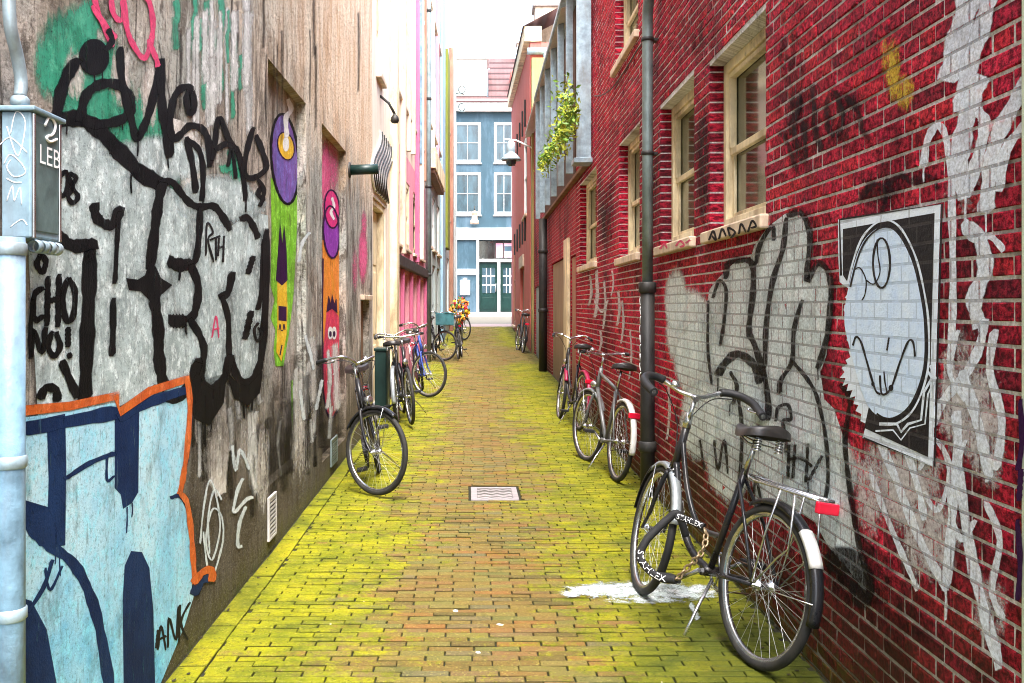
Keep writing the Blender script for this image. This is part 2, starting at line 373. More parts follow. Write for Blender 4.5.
def m_concrete():
    t = NT('old_plaster'); uv = t.uv(); xyz = t.sep(uv)
    st = t.noise(t.mapv(uv, (1.6, .75, 1)), 1.6, 8, .74, .8); big = t.noise(t.mapv(uv, (.5, .4, 1)), 1.6, 6, .7, .5); fine = t.noise(uv, 38, 6, .75); st2 = t.noise(t.mapv(uv, (4.2, .8, 1)), 1.0, 7, .76, .5)
    c = t.ramp(st, [(.28, (.07, .05, .035)), (.38, (.21, .17, .13)), (.5, (.40, .34, .28)), (.62, (.58, .51, .44)), (.75, (.27, .21, .16))])
    c = t.mix(t.mr(big, .46, .56, 0, .7), c, (.36, .39, .36)); flk = t.noise(t.mapv(uv, (1, .55, 1)), 3.2, 9, .74, .6); c = t.mix(t.mr(flk, .53, .57, 0, .8), c, (.09, .07, .05)); c = t.mix(t.mr(flk, .40, .44, .75, 0), c, (.58, .52, .45)); mar = t.noise(t.mapv(uv, (4.5, .7, 1)), 1.7, 8, .7, 1.5); c = t.mix(t.mr(mar, .52, .59, 0, .8), c, (.045, .032, .024)); c = t.mix(t.mr(st2, .52, .66, 0, .75), c, (.06, .042, .032)); c = t.mix(t.mr(st2, .3, .42, .55, 0), c, (.60, .50, .39))
    # peach higher up paints in brighter light; weathering low down: damp and algae stained
    up = t.math('ADD', t.mr(xyz[1], 2.2, 3.6, -.4, .55), t.math('MULTIPLY', t.math('SUBTRACT', st, .5), 1.6)); c = t.mix(t.math('MULTIPLY', t.mr(up, -.15, .4, 0, .9), t.mr(xyz[0], 7.5, 12, .12, 1)), c, t.mix(t.mr(st2, .4, .6), (.88, .74, .56), (.66, .44, .26)))
    lo = t.math('ADD', t.mr(xyz[1], .15, 1.55, .95, -.25), t.math('MULTIPLY', t.math('SUBTRACT', big, .5), 1.5)); c = t.mix(t.mr(lo, .1, .6, 0, .88), c, t.mix(t.mr(fine, .3, .7), (.035, .026, .012), (.085, .062, .026)))
    al = t.math('ADD', t.mr(xyz[1], .0, .38, .7, -.2), t.math('MULTIPLY', t.math('SUBTRACT', st2, .5), 1.3)); c = t.mix(t.mr(al, .3, .75, 0, .8), c, (.10, .095, .010))
    crack = t.mr(t.vor(t.mapv(uv, (1.5, .18, 1)), 2.0, 'DISTANCE_TO_EDGE'), 0, .010, .85, 0); c = t.mix(t.math('MULTIPLY', crack, t.mr(big, .48, .56)), c, (.02, .015, .012))
    c = t.mix(t.mr(fine, .36, .5, .6, 0), c, (.035, .026, .02)); c = t.mix(t.mr(t.noise(uv, 90, 5, .8), .55, .66, 0, .4), c, (.66, .60, .52))
    h = t.math('ADD', t.math('MULTIPLY', fine, .6), t.math('ADD', t.math('MULTIPLY', st2, .8), t.math('MULTIPLY', t.noise(uv, 7, 6, .7), 1.1)))
    return t.bsdf(c, .85, 0, t.bump(t.math('ADD', h, flk), 1.0, .03), .25)
def m_streaky(name, c1, c2, dark=(.05, .035, .03), amt=.6):
    t = NT(name); uv = t.uv(); s1 = t.noise(t.mapv(uv, (3, .22, 1)), 2.2, 6, .72); s2 = t.noise(t.mapv(uv, (8, .5, 1)), 1.4, 6, .75); f = t.noise(uv, 30, 5, .7)
    c = t.mix(t.mr(s1, .35, .65), c1, c2); c = t.mix(t.mr(s2, .55, .7, 0, amt), c, dark); v = t.sep(uv)[1]
    c = t.mix(t.math('MULTIPLY', t.mr(v, .2, 1.3, 1, 0), t.mr(s1, .35, .6, .3, .9)), c, (.07, .05, .03))
    return t.bsdf(c, .75, 0, t.bump(t.math('ADD', f, s2), .5, .01), .35)
def m_rooftile():
    t = NT('roof_tiles'); o = t.objc(); xyz = t.sep(o)
    w = t.n('ShaderNodeTexWave', wave_type='BANDS', bands_direction='Z'); t.l(o, w.inputs[0]); w.inputs['Scale'].default_value = .62; w.inputs['Distortion'].default_value = 0
    w2 = t.n('ShaderNodeTexWave', wave_type='BANDS', bands_direction='X'); t.l(o, w2.inputs[0]); w2.inputs['Scale'].default_value = 1.2
    n = t.noise(o, 1.2, 5, .6); c = t.mix(t.mr(n, .3, .7), (.10, .050, .05), (.14, .074, .072)); c = t.mix(t.mr(w.outputs['Fac'], 0, .4, .9, 0), c, (.02, .008, .008))
    return t.bsdf(c, .8, 0, t.bump(t.math('ADD', w.outputs['Fac'], t.math('MULTIPLY', w2.outputs['Fac'], .6)), .8, .05), .3)
def m_glass(name, tint, rough=.08):
    t = NT(name); o = t.pos(); n = t.noise(t.mapv(o, (2, 2, .6)), 1.4, 4, .6)
    return t.bsdf(t.mix(t.mr(n, .35, .65), tint, tuple(x * .35 for x in tint)), rough, 0, t.bump(t.noise(o, 3, 2), .06, .02), .9)
M = {}
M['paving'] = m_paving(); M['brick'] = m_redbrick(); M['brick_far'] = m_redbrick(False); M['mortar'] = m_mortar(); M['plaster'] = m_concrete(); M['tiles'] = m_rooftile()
M['joint'] = simple('joint_soil', (.014, .015, .005), .95, var=.6, scale=20)
M['soil'] = simple('ground_soil', (.10, .09, .07), .95)
M['street'] = simple('street_brick', (.24, .17, .16), .85, scale=3, var=.15)
M['asphalt'] = simple('asphalt', (.17, .16, .16), .9, scale=4)
M['kerb'] = simple('kerb_stone', (.42, .40, .38), .8)
M['cream'] = simple('cream_paint', (.80, .68, .44), .55, var=.2, scale=5, dirt=(.16, .09, .04), dirt_amt=.85, bump=.4)
M['sill'] = simple('sill_stone', (.66, .52, .38), .65, var=.2, scale=7, dirt=(.16, .09, .06), dirt_amt=.7)
M['white'] = simple('white_paint', (.80, .79, .76), .5, var=.05, scale=5, dirt=(.45, .42, .36))
M['galv'] = simple('galvanised_steel', (.30, .40, .46), .45, .35, var=.35, scale=9, dirt=(.20, .17, .12), dirt_amt=.55)
M['zinc'] = simple('zinc_pipe', (.20, .25, .25), .5, .5, var=.35, scale=5, dirt=(.07, .06, .05), dirt_amt=.6)
M['iron'] = simple('black_iron', (.022, .022, .022), .55, .2, var=.4, scale=8, dirt=(.06, .05, .035), dirt_amt=.6)
M['rust'] = simple('rusty_iron', (.07, .035, .02), .8, .2, var=.4)
M['bluegrey'] = simple('pale_blue_paint', (.15, .26, .35), .5, .0, var=.45, scale=9, dirt=(.16, .18, .20), dirt_amt=.8, bump=.4)
M['boxmetal'] = simple('box_metal', (.21, .32, .39), .45, .0, var=.35, scale=9, dirt=(.12, .12, .12), dirt_amt=.6)
M['boxside'] = simple('box_side_metal', (.10, .15, .15), .5, .3, var=.45, scale=9)
M['wood'] = m_streaky('weathered_wood', (.22, .14, .085), (.36, .26, .16))
M['woodred'] = m_streaky('reddish_boards', (.30, .10, .07), (.40, .24, .16))
M['woodbrown'] = m_streaky('brown_boards', (.14, .07, .035), (.24, .13, .07))
M['whitewash'] = m_streaky('whitewash', (.78, .72, .62), (.66, .52, .40), (.30, .17, .10), .55)
M['pink'] = m_streaky('pink_render', (.66, .20, .27), (.72, .32, .36), (.34, .07, .15), .6)
M['pinkpost'] = m_streaky('pink_posts', (.55, .14, .24), (.45, .10, .20))
M['upperwash'] = m_streaky('peach_render', (.76, .60, .46), (.70, .48, .36), (.22, .10, .07), .7)
M['tealwall'] = m_streaky('teal_render', (.22, .34, .34), (.42, .42, .38), (.07, .08, .07), .75)
M['greywall'] = m_streaky('grey_render', (.45, .46, .44), (.30, .36, .36), (.08, .07, .07), .7)
M['lime'] = m_streaky('lime_paint', (.22, .24, .02), (.15, .17, .03), (.10, .08, .03), .6)
M['bluepaint'] = m_streaky('blue_pilaster', (.22, .40, .56), (.40, .55, .66), (.10, .14, .18), .4)
M['dkgreen'] = simple('dark_green_paint', (.007, .026, .022), .4, var=.3)
M['blackhole'] = simple('dark_inside', (.012, .012, .012), .9)
M['farblue'] = simple('blue_render', (.022, .058, .080), .6, var=.15, scale=1.2, dirt=(.16, .25, .33), dirt_amt=.5)
M['fargreen'] = simple('green_door_paint', (.002, .022, .018), .35, var=.25)
M['gable'] = m_streaky('red_render', (.44, .075, .055), (.54, .16, .13), (.20, .05, .04), .6)
M['olive'] = m_streaky('olive_render', (.22, .18, .05), (.34, .26, .10))
M['glass'] = m_glass('window_glass', (.11, .12, .07)); M['glassblue'] = m_glass('sky_lit_glass', (.03, .07, .09), .2); M['glassdark'] = m_glass('dark_glass', (.03, .035, .035))
M['body'] = simple('building_core', (.30, .22, .18), .9)
M['leaf'] = simple('plant_leaves', (.12, .24, .02), .5, var=.6, scale=2.5, bump=0); M['leaf2'] = simple('young_leaves', (.36, .42, .03), .5, var=.5, scale=2.5, bump=0); M['stem'] = simple('plant_stems', (.10, .07, .03), .8)
# bicycle materials
M['blackpaint'] = simple('black_enamel', (.012, .013, .016), .28, var=.3, bump=.05, dirt=(.06, .045, .03), dirt_amt=.35)
M['tyre'] = simple('tyre_rubber', (.016, .016, .016), .75, var=.3, scale=20, dirt=(.06, .05, .035), dirt_amt=.4)
M['rubber'] = simple('grip_rubber', (.012, .012, .013), .6)
M['chrome'] = simple('worn_chrome', (.58, .60, .62), .25, .95, var=.25, scale=14, bump=.08, dirt=(.20, .13, .08), dirt_amt=.4)
M['spoke'] = simple('spoke_steel', (.55, .56, .57), .35, .8)
M['leather'] = simple('saddle_cover', (.02, .017, .016), .42, var=.4)
M['redlens'] = simple('red_reflector', (.62, .008, .035), .25, var=.15, bump=0, spec=.7)
M['whitemud'] = simple('white_mudguard', (.60, .60, .58), .4, dirt=(.22, .17, .11), dirt_amt=.8)
M['redmud'] = simple('crimson_mudguard', (.28, .010, .05), .35)
M['greymud'] = simple('grey_mudguard', (.34, .38, .40), .35, .5, dirt=(.12, .10, .06))
M['bluepaintbike'] = simple('blue_enamel', (.03, .06, .28), .3); M['greypaint'] = simple('grey_enamel', (.16, .17, .17), .35, .3, dirt=(.08, .05, .03)); M['tealcrate'] = simple('teal_crate', (.05, .16, .18), .55, var=.4)
M['lockcloth'] = simple('lock_sleeve', (.014, .014, .015), .8, scale=30); M['lettering'] = simple('white_lettering', (.82, .82, .82), .6, bump=0, var=.03); M['chainlink'] = simple('chain_steel', (.30, .22, .13), .45, .7)
# paints
P_ = {}
def pt(k, *a, **kw): P_[k] = paint('spray_' + k, *a, **kw)
pt('silver', (.50, .61, .62), (.27, .33, .33), .24, 6, gritty=1.0); pt('black', (.004, .004, .005), (.009, .009, .010), .10, 12); pt('thinblack', (.015, .014, .016), None, .2, 14)
pt('ltblue', (.13, .46, .70), (.52, .76, .86), .12, 2.6, streak=False, gritty=.8); pt('navy', (.006, .016, .06), (.012, .035, .11), .12, 5); pt('orange', (.62, .13, .015), (.48, .07, .01), .12, 8); pt('palewhite', (.60, .68, .70), None, .5, 12, hard=2.2, gritty=.7)
pt('pinktag', (.55, .015, .10), (.60, .06, .16), .22, 9); pt('green', (.012, .22, .12), (.04, .32, .20), .55, 6, streak=True, hard=2.0, gritty=.9); pt('whitepatch', (.62, .60, .54), (.46, .40, .36), .6, 7, streak=True, hard=1.6, gritty=.8); pt('purplehair', (.035, .008, .05), None, .12, 10)
pt('violet', (.10, .09, .36), (.20, .05, .30), .3, 6, streak=True, gritty=1.0); pt('yellow', (.78, .46, .015), None, .1, 8); pt('lime', (.20, .50, .01), (.11, .34, .01), .34, 6, streak=True, gritty=1.0); pt('purple', (.24, .02, .38), None, .14, 6); pt('magenta', (.62, .01, .13), (.5, .01, .2), .16, 6)
pt('orangebody', (.74, .18, .01), (.62, .26, .01), .3, 6, streak=True, gritty=1.0); pt('redbody', (.62, .018, .05), (.52, .03, .12), .26, 7, gritty=1.0); pt('eyewhite', (.8, .8, .78), None, .12, 9); pt('pinkmist', (.60, .03, .18), (.7, .2, .32), .62, 26, hard=2.2)
pt('bsilver', (.80, .90, .92), (.56, .66, .68), .26, 9, brick=True, hard=5, gritty=.75); pt('bblack', (.005, .004, .005), (.015, .010, .010), .2, 9, brick=True); pt('bwhite', (.78, .86, .96), (.66, .72, .84), .24, 8, brick=True, hard=5, gritty=.5); pt('bfaint', (.66, .64, .66), None, .58, 12, brick=True, amax=.9, hard=2.4, gritty=.4); pt('bsoot', (.012, .006, .009), None, .62, 11, brick=True, amax=.92, hard=1.7); pt('byellow', (.58, .38, .01), None, .66, 24, brick=True, hard=1.7)
pt('smear', (.010, .009, .008), (.03, .025, .02), .62, 9, streak=True, hard=1.3, amax=.6); pt('overspray', (.008, .008, .008), None, .62, 30, hard=1.1, amax=.3); pt('boverspray', (.008, .006, .006), None, .6, 30, brick=True, hard=1.1, amax=.35); pt('lightsmear', (.56, .58, .56), (.40, .40, .38), .62, 9, streak=True, hard=1.6, gritty=.8)
pt('splash', (.58, .66, .66), (.40, .46, .42), .72, 16, hard=1.8, gritty=1.0)
# ------------------------------------------------------------------ the ground
mb = MB(); ys = sorted(set([-30, -8, -3, 0, 3, 6, 8, 10.8, 14, 17, 19.5, 22, 25, 30, 34, 38.5, 45, 53, 56, 80, 150, 400, 900]))
for i, y in enumerate(ys):
    z = gh(y) - .05
    mb.add([(-500, y, z), (500, y, z)], [] if i == 0 else [(-2, -1, 1, 0)])
mb.build('ground', M['soil'], kind='structure')
mb = MB(); ys = [k * .5 - 3 for k in range(84)]
for i, y in enumerate(ys):
    z = gh(y) - .008
    mb.add([(-1.9, y, z), (2.4, y, z)], [] if i == 0 else [(-2, -1, 1, 0)])
bed = mb.build('alley_bed', M['joint'], kind='structure')
RND = random.Random(3)
def paver(mb, x0, x1, y0, y1, rot=False):
    zj = RND.gauss(0, .0014); r = RND.random(); b = .0035
    tx, ty = RND.gauss(0, .0010), RND.gauss(0, .0008)
    j = [RND.uniform(-.0022, .0022) for _ in range(4)]
    x0 += j[0]; x1 += j[1]; y0 += j[2]; y1 += j[3]
    def z(x, y, d=0): return gh((y0 + y1) / 2) + .004 + (gh(y1) - gh(y0)) * ((y - y0) / (y1 - y0) - .5) + zj + (tx if x > (x0 + x1) / 2 else -tx) + (ty if y > (y0 + y1) / 2 else -ty) - d
    o = [(x0, y0), (x1, y0), (x1, y1), (x0, y1)]; n = [(x0 + b, y0 + b), (x1 - b, y0 + b), (x1 - b, y1 - b), (x0 + b, y1 - b)]
    vs = [(x, y, z(x, y)) for x, y in n] + [(x, y, z(x, y, .0035)) for x, y in o] + [(x, y, z(x, y, .02)) for x, y in o]
    fs = [(0, 1, 2, 3)] + [(4 + k, 4 + (k + 1) % 4, (k + 1) % 4, k) for k in range(4)] + [(8 + k, 8 + (k + 1) % 4, 4 + (k + 1) % 4, 4 + k) for k in range(4)]
    mb.add(vs, fs, uv=[(0, 0)] * 12, r=r, a=[1] * 4 + [.45] * 4 + [0] * 4)
mb = MB(); y = -1.0; row = 0; D, Lb, g = .059, .206, .0054
hole = G(471, 500); hole2 = G(516, 487); GX0, GX1, GY0, GY1 = hole[0], hole2[0], hole[1], hole2[1]
while y < 38.3:
    xl, xr = lx(y) + .135, rx(y) - .012
    if y > 10: D2 = D
    off = (row % 2) * Lb / 2 + RND.uniform(-.022, .022); x = xl - off
    dd = D * RND.uniform(.95, 1.05)
    while x < xr:
        a, b = max(x, xl), min(x + Lb, xr)
        if b - a > .035:
            spans = [(a + g / 2, b - g / 2)]
            if y + dd > GY0 - .03 and y < GY1 + .03:
                spans = [(max(p, q0), min(q, q1)) for p, q in spans for q0, q1 in ((-9, GX0 - .02), (GX1 + .02, 9))]
            for p, q in spans:
                if q - p > .02: paver(mb, p, q, y + g / 2, y + dd - g / 2)
        x += Lb
    y += dd; row += 1
# the lengthwise course along the left wall
y = -1.0
while y < 38.3:
    ln = RND.choice((.21, .21, .42, .3)); a = lx(y + ln / 2)
    paver(mb, a + .012, a + .132, y + .005, y + ln - .005); y += ln
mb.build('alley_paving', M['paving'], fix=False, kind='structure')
for nm, y0, y1, dz, m in (('near_pavement', 38.35, 40.6, .0, 'street'), ('street', 40.72, 49.9, -.06, 'asphalt'), ('far_pavement', 50.05, 55.2, .05, 'street')):
    mb = MB(); n = 8
    for i in range(n + 1):
        yy = y0 + (y1 - y0) * i / n; mb.add([(-60, yy, gh(yy) + dz), (60, yy, gh(yy) + dz)], [] if i == 0 else [(-2, -1, 1, 0)])
    mb.build(nm, M[m], kind='structure')
for nm, y0, y1 in (('kerb', 40.6, 40.72), ('kerb', 49.9, 50.05)):
    mb = MB(); mb.box((-60, y0, gh(y0) - .2), (60, y1, gh(y0) + (.055 if y0 > 45 else .004))); mb.build(nm, M['kerb'], kind='structure')
# drain grate
gx, gy, gz = (GX0 + GX1) / 2, (GY0 + GY1) / 2, gh((GY0 + GY1) / 2)
t = thing('drain_grate', 'pale iron drain grate with wavy slots set in the middle of the brick paving', 'drain', (gx, gy, gz))
mb = MB(); w, d = (GX1 - GX0) / 2, (GY1 - GY0) / 2
for a, b in (((-w, -d), (w, -d + .035)), ((-w, d - .03), (w, d)), ((-w, -d + .035), (-w + .05, d - .03)), ((w - .045, -d + .035), (w, d - .03))): mb.box((gx + a[0], gy + a[1], gz - .05), (gx + b[0], gy + b[1], gz + .004))
mb.build('frame', simple('grate_iron', (.30, .27, .27), .6, .2, var=.25, scale=20), t, bevel=.004)
mb = MB(); k = 7
for i in range(k):
    yy = gy - d + .035 + (2 * d - .065) * (i + .5) / k
    mb.tube([(gx - w + .04 + (2 * w - .08) * j / 24, yy + .012 * math.sin(j * .8), gz - .012) for j in range(25)], .0105, 6)
mb.build('grate_bar', bpy.data.materials['grate_iron'], t)
mb = MB(); mb.box((gx - w, gy - d, gz - .3), (gx + w, gy + d, gz - .06)); mb.build('pit', M['blackhole'], t)
# splash of white paint
class Floor:
    def px(s, x, y, w=0): p = G(x, y); return (p[0], p[1])
    def pt(s, u, v, w=0): return (u, v, gh(v) + w)
fl = Floor(); p = Paint(fl, .0105)
p.blob(640, 592, 84, 11, .80).blob(600, 592, 44, 8, .85).blob(682, 594, 46, 10, .8).blob(575, 595, 18, 5, .7).stroke([(570, 592), (605, 588), (650, 586)], 4, .8).stroke([(690, 606), (694, 612), (698, 621)], 4, .8).blob(650, 602, 50, 5, .6)
p.done('paint_splash', P_['splash'], None, kind='structure')

# ------------------------------------------------------------------ walls with openings
def wall_mesh(W, u0, u1, v0, v1, ops, top=None, back=.5, thick_back=True):
    """front face with openings (u0, u1, v0, v1, depth); reveals and a backing at each opening; the building's body behind"""
    mb = MB(); us = sorted({u0, u1, *[o[0] for o in ops], *[o[1] for o in ops]}); vs = sorted({v0, v1, *[o[2] for o in ops], *[o[3] for o in ops]})
    us = [u for u in us if u0 <= u <= u1]; vs = [v for v in vs if v0 <= v <= v1]
    def q(pts): mb.add([W.pt(*p) for p in pts], [(0, 1, 2, 3)], uv=[(p[0] + p[2], p[1]) for p in pts])
    for a, b in zip(us, us[1:]):
        for c, d in zip(vs, vs[1:]):
            m, n = (a + b) / 2, (c + d) / 2
            if not any(o[0] < m < o[1] and o[2] < n < o[3] for o in ops): q([(a, c, 0), (b, c, 0), (b, d, 0), (a, d, 0)])
    for a, b, c, d, dp in ops:
        q([(a, c, 0), (a, c, -dp), (a, d, -dp), (a, d, 0)]); q([(b, c, 0), (b, d, 0), (b, d, -dp), (b, c, -dp)])
        q([(a, d, 0), (a, d, -dp), (b, d, -dp), (b, d, 0)]); q([(a, c, 0), (b, c, 0), (b, c, -dp), (a, c, -dp)])
        q([(a, c, -dp), (b, c, -dp), (b, d, -dp), (a, d, -dp)])
    q([(u0, v1, 0), (u1, v1, 0), (u1, v1, -back), (u0, v1, -back)]); q([(u0, v0, 0), (u0, v1, 0), (u0, v1, -back), (u0, v0, -back)]); q([(u1, v0, 0), (u1, v0, -back), (u1, v1, -back), (u1, v1, 0)])
    return mb
def body(W, u0, u1, v0, v1, parent, mat='body', depth=6, start=.5):
    mb = MB(); mb.box((u0 + .002, v0, -start - depth), (u1 - .002, v1 - .004, -start), W.pt); return mb.build('core', M[mat], parent)
def fbox(mb, W, u0, u1, v0, v1, w0, w1): mb.box((u0, v0, w0), (u1, v1, w1), W.pt)
def window(W, parent, u0, u1, v0, v1, dep, mat='cream', glass='glass', fw=.075, rail=.5, sill=True, bars=0, sillmat='sill', sillout=.07, sillh=.07, bev=.006, cont=None, label=None):
    b = MB(); z0, z1 = -dep + .02, -dep + .09
    fbox(b, W, u0, u0 + fw, v0, v1, z0, z1); fbox(b, W, u1 - fw, u1, v0, v1, z0, z1); fbox(b, W, u0 + fw, u1 - fw, v1 - fw, v1, z0, z1); fbox(b, W, u0 + fw, u1 - fw, v0, v0 + fw * 1.2, z0, z1)
    o = b.build('window', M[mat], parent, bevel=bev)
    if label: o['label'] = label
    if rail:
        s = MB(); vm = v0 + (v1 - v0) * rail; sw = fw * .5
        a, c, d, e = u0 + fw + .003, u1 - fw - .003, v0 + fw * 1.2 + .003, v1 - fw - .003
        for x0, x1, y0, y1, f in ((a, a + sw, d, vm, .03), (c - sw, c, d, vm, .03), (a + sw, c - sw, d, d + sw, .03), (a, c, vm - .02, vm + .022, .045), (a, a + sw, vm + .022, e, .055), (c - sw, c, vm + .022, e, .055), (a + sw, c - sw, e - sw, e, .055)):
            fbox(s, W, x0, x1, y0, y1, z0 + .012, z0 + f)
        for k in range(bars): 
            x = a + (c - a) * (k + 1) / (bars + 1); fbox(s, W, x - .012, x + .012, d + sw, vm - .02, z0 + .012, z0 + .027); fbox(s, W, x - .012, x + .012, vm + .022, e - sw, z0 + .012, z0 + .05)
        s.build('sash', M[mat], o, bevel=bev * .6)
    g = MB(); fbox(g, W, u0 + fw * .8, u1 - fw * .8, v0 + fw, v1 - fw * .8, z0 - .012, z0 + .008); g.build('pane', M[glass], o)
    if sill:
        s = MB(); fbox(s, W, u0 - .05, u1 + .05, v0 - sillh, v0 - .002, -dep + .003, sillout); so = s.build('sill', M[sillmat], o, bevel=.01); return o, so
    return o, None
# ================================================================== left side: plastered wall with graffiti
H_L = 10.5
def rc(W, x0, y0, x1, y1):                       # an upright rectangle on a wall from two opposite corners seen in the photograph
    a = W.px(x0, y0); b = W.px(x1, y1); return min(a[0], b[0]), max(a[0], b[0]), min(a[1], b[1]), max(a[1], b[1])
r1 = (LA.px(268, 58)[0], LA.px(306, 100)[0], .42, LA.px(268, 58)[1], .07)
r2 = (LA.px(322, 123)[0], LA.px(346, 150)[0], .22, LA.px(322, 123)[1], .07)
c0 = LA.px(361, 300); c1 = LA.px(369, 300); cellar = (c0[0], c1[0] - .02, .06, c0[1], .12)
pb = thing('plaster_building', 'tall old plastered wall on the left, brown and grey, covered in graffiti lettering', 'building', (lx(3), 3, 0))
wall_mesh(LA, .0, LA.len, -.1, H_L, [r1, r2, cellar]).build('wall', M['plaster'], pb, label='stained plaster wall with two bricked-up niches')
body(LA, 0, LA.len, -.1, H_L, pb)
mb = MB(); fbox(mb, LA, cellar[0] + .01, cellar[1] - .01, .07, cellar[3] - .01, -.118, -.07); cd = mb.build('cellar_door', M['woodbrown'], pb)
mb = MB(); fbox(mb, LA, cellar[0] - .05, cellar[1] + .02, cellar[3], cellar[3] + .06, -.02, .05); mb.build('ledge', M['sill'], pb, bevel=.008)
p = Paint(LA, .0015)
p.stroke([(70, 20), (85, 60), (95, 120)], 60, .5).stroke([(100, 160), (140, 150), (180, 170)], 44, .6).blob(60, 60, 34, 60, .85).blob(95, 90, 45, 60, .9).blob(135, 130, 40, 50, .8).blob(175, 165, 34, 26, .75)
for x, y0, y1, w in ((194, -10, 60, 5), (206, 0, 110, 7), (221, -10, 95, 5), (233, 20, 120, 4), (240, 55, 90, 4), (176, 0, 50, 6), (212, 30, 75, 6), (198, 20, 52, 8), (228, 10, 64, 3)): p.stroke([(x, y0), (x + 1.5, y0 * .7 + y1 * .3), (x - 1, (y0 + y1) / 2), (x + .5, y1)], w, .8)
p.stroke([(230, 150), (236, 175), (234, 190)], 9, .6).stroke([(222, 170), (240, 164)], 8, .6)
p.done('green_paint', P_['green'], pb, label='old green paint dripping under the upper tags')
p = Paint(LA, .0020)
p.blob(122, 75, 14, 40, .9).blob(150, 95, 12, 40, .9).blob(75, 75, 14, 34, .8).fill([(172, 118), (188, 126), (200, 150), (204, 186), (200, 205), (184, 190), (180, 150)], 4).blob(105, 35, 12, 10, .8).blob(215, 420, 14, 50, .0)
p.fill([(196, 405), (224, 398), (227, 440), (224, 492), (218, 496), (210, 480), (198, 440)], 4).blob(300, 440, 16, 60, .6).blob(262, 470, 9, 60, .7).blob(245, 440, 8, 40, .6).blob(315, 380, 10, 70, .5).blob(120, 30, 22, 22, .6)
p.blob(160, 480, 1, 1, 0).done('white_patch', P_['whitepatch'], pb, label='worn whitish patches of paint')
sr = random.Random(77); p = Paint(LA, .0012)
for k in range(32):
    x = sr.uniform(192, 342); y0 = sr.uniform(360, 455) - (x - 240) * .25; p.stroke([(x, y0), (x + sr.uniform(-2, 2), y0 + sr.uniform(15, 40)), (x + sr.uniform(-2, 2), min(y0 + sr.uniform(45, 95), 640 - (x - 166) * 1.24))], sr.uniform(3, 9), .8)
for k in range(16): x = sr.uniform(175, 380); y0 = sr.uniform(-20, 60); p.stroke([(x, y0), (x + sr.uniform(-1, 1), y0 + 30), (x, y0 + sr.uniform(50, 130))], sr.uniform(1.2, 3), .9)
p.blob(215, 430, 40, 60, .7).blob(190, 540, 22, 60, .6).done('dark_smear', P_['smear'], pb, label='dark runs and smears down the plaster'); p = Paint(LA, .0016)
for k in range(34):
    x = sr.uniform(198, 340); y0 = sr.uniform(350, 440) - (x - 240) * .25; p.stroke([(x, y0), (x + sr.uniform(-3, 3), y0 + sr.uniform(15, 35)), (x + sr.uniform(-3, 3), min(y0 + sr.uniform(40, 85), 620 - (x - 166) * 1.24))], sr.uniform(2, 6), .8)
for k in range(14): x = sr.uniform(180, 262); y0 = sr.uniform(-20, 40); p.stroke([(x, y0), (x + sr.uniform(-1, 1), y0 + 40), (x, y0 + sr.uniform(70, 130))], sr.uniform(3, 8), .8)
p.done('pale_smear', P_['lightsmear'], pb, label='pale limewash runs on the plaster')
p = Paint(LA, .0024)
p.fill([(52, 140), (60, 122), (72, 119), (88, 122), (105, 138), (134, 166), (160, 184), (180, 196), (200, 207), (214, 208), (230, 228), (240, 222), (256, 214), (266, 216), (267, 250), (264, 335), (259, 366), (249, 379), (238, 374), (229, 352), (223, 374), (213, 384), (203, 380), (197, 354), (190, 376), (174, 393), (160, 392), (155, 382), (140, 394), (118, 405), (92, 410), (40, 420), (30, 250)], 2.5)
p.blob(160, 160, 60, 30, .55).blob(235, 205, 40, 20, .5).blob(215, 200, 50, 30, .6)
p.done('silver_lettering', P_['silver'], pb, label='silver fill of large bubble lettering')
# black outlines of the bubble letters
p = Paint(LA, .0034)
p.stroke([(44, 136), (59, 121), (80, 119), (98, 129), (120, 152), (141, 173), (162, 185)], 11)
p.stroke([(160, 183), (172, 182), (181, 193), (190, 203), (200, 207), (213, 206), (221, 214), (230, 229)], 5)
p.stroke([(162, 184), (158, 205), (155, 228), (150, 268)], 7).stroke([(154, 300), (158, 325), (159, 355), (162, 378), (166, 388)], 8)
p.fill([(127, 279), (138, 281), (146, 276), (151, 262), (155, 268), (160, 279), (171, 285), (160, 294), (155, 306), (149, 298), (141, 290), (130, 289)], 1.5)
p.stroke([(90, 244), (89, 290), (87, 340), (85, 400)], 10).stroke([(50, 228), (62, 240), (76, 246), (95, 243)], 9)
p.stroke([(94, 205), (96, 216), (103, 223), (113, 224), (120, 208)], 7).stroke([(119, 212), (117, 240), (115, 283)], 3.4).stroke([(113, 299), (113, 330), (112, 355)], 4.5)
p.stroke([(170, 262), (180, 265), (191, 264)], 9).stroke([(200, 208), (199, 235), (196, 258), (190, 265)], 4.5).stroke([(191, 266), (198, 285), (196, 307), (190, 318), (171, 320)], 5.5).stroke([(171, 321), (184, 321)], 9)
p.stroke([(190, 320), (200, 336), (204, 352), (200, 378)], 5).stroke([(220, 297), (228, 292), (232, 273)], 5).stroke([(222, 297), (228, 318), (229, 352), (231, 362)], 4)
p.stroke([(241, 219), (248, 218), (254, 228), (258, 237)], 4.5).stroke([(253, 257), (248, 273)], 4).stroke([(263, 240), (262, 285), (258, 309)], 3.5).stroke([(251, 312), (245, 338)], 4.5)
p.stroke([(266, 230), (266, 290), (262, 350), (257, 372), (248, 382), (238, 378), (231, 358)], 5).stroke([(230, 356), (224, 378), (213, 388), (203, 384), (197, 360)], 6).stroke([(197, 364), (190, 384), (178, 398), (165, 396)], 7)
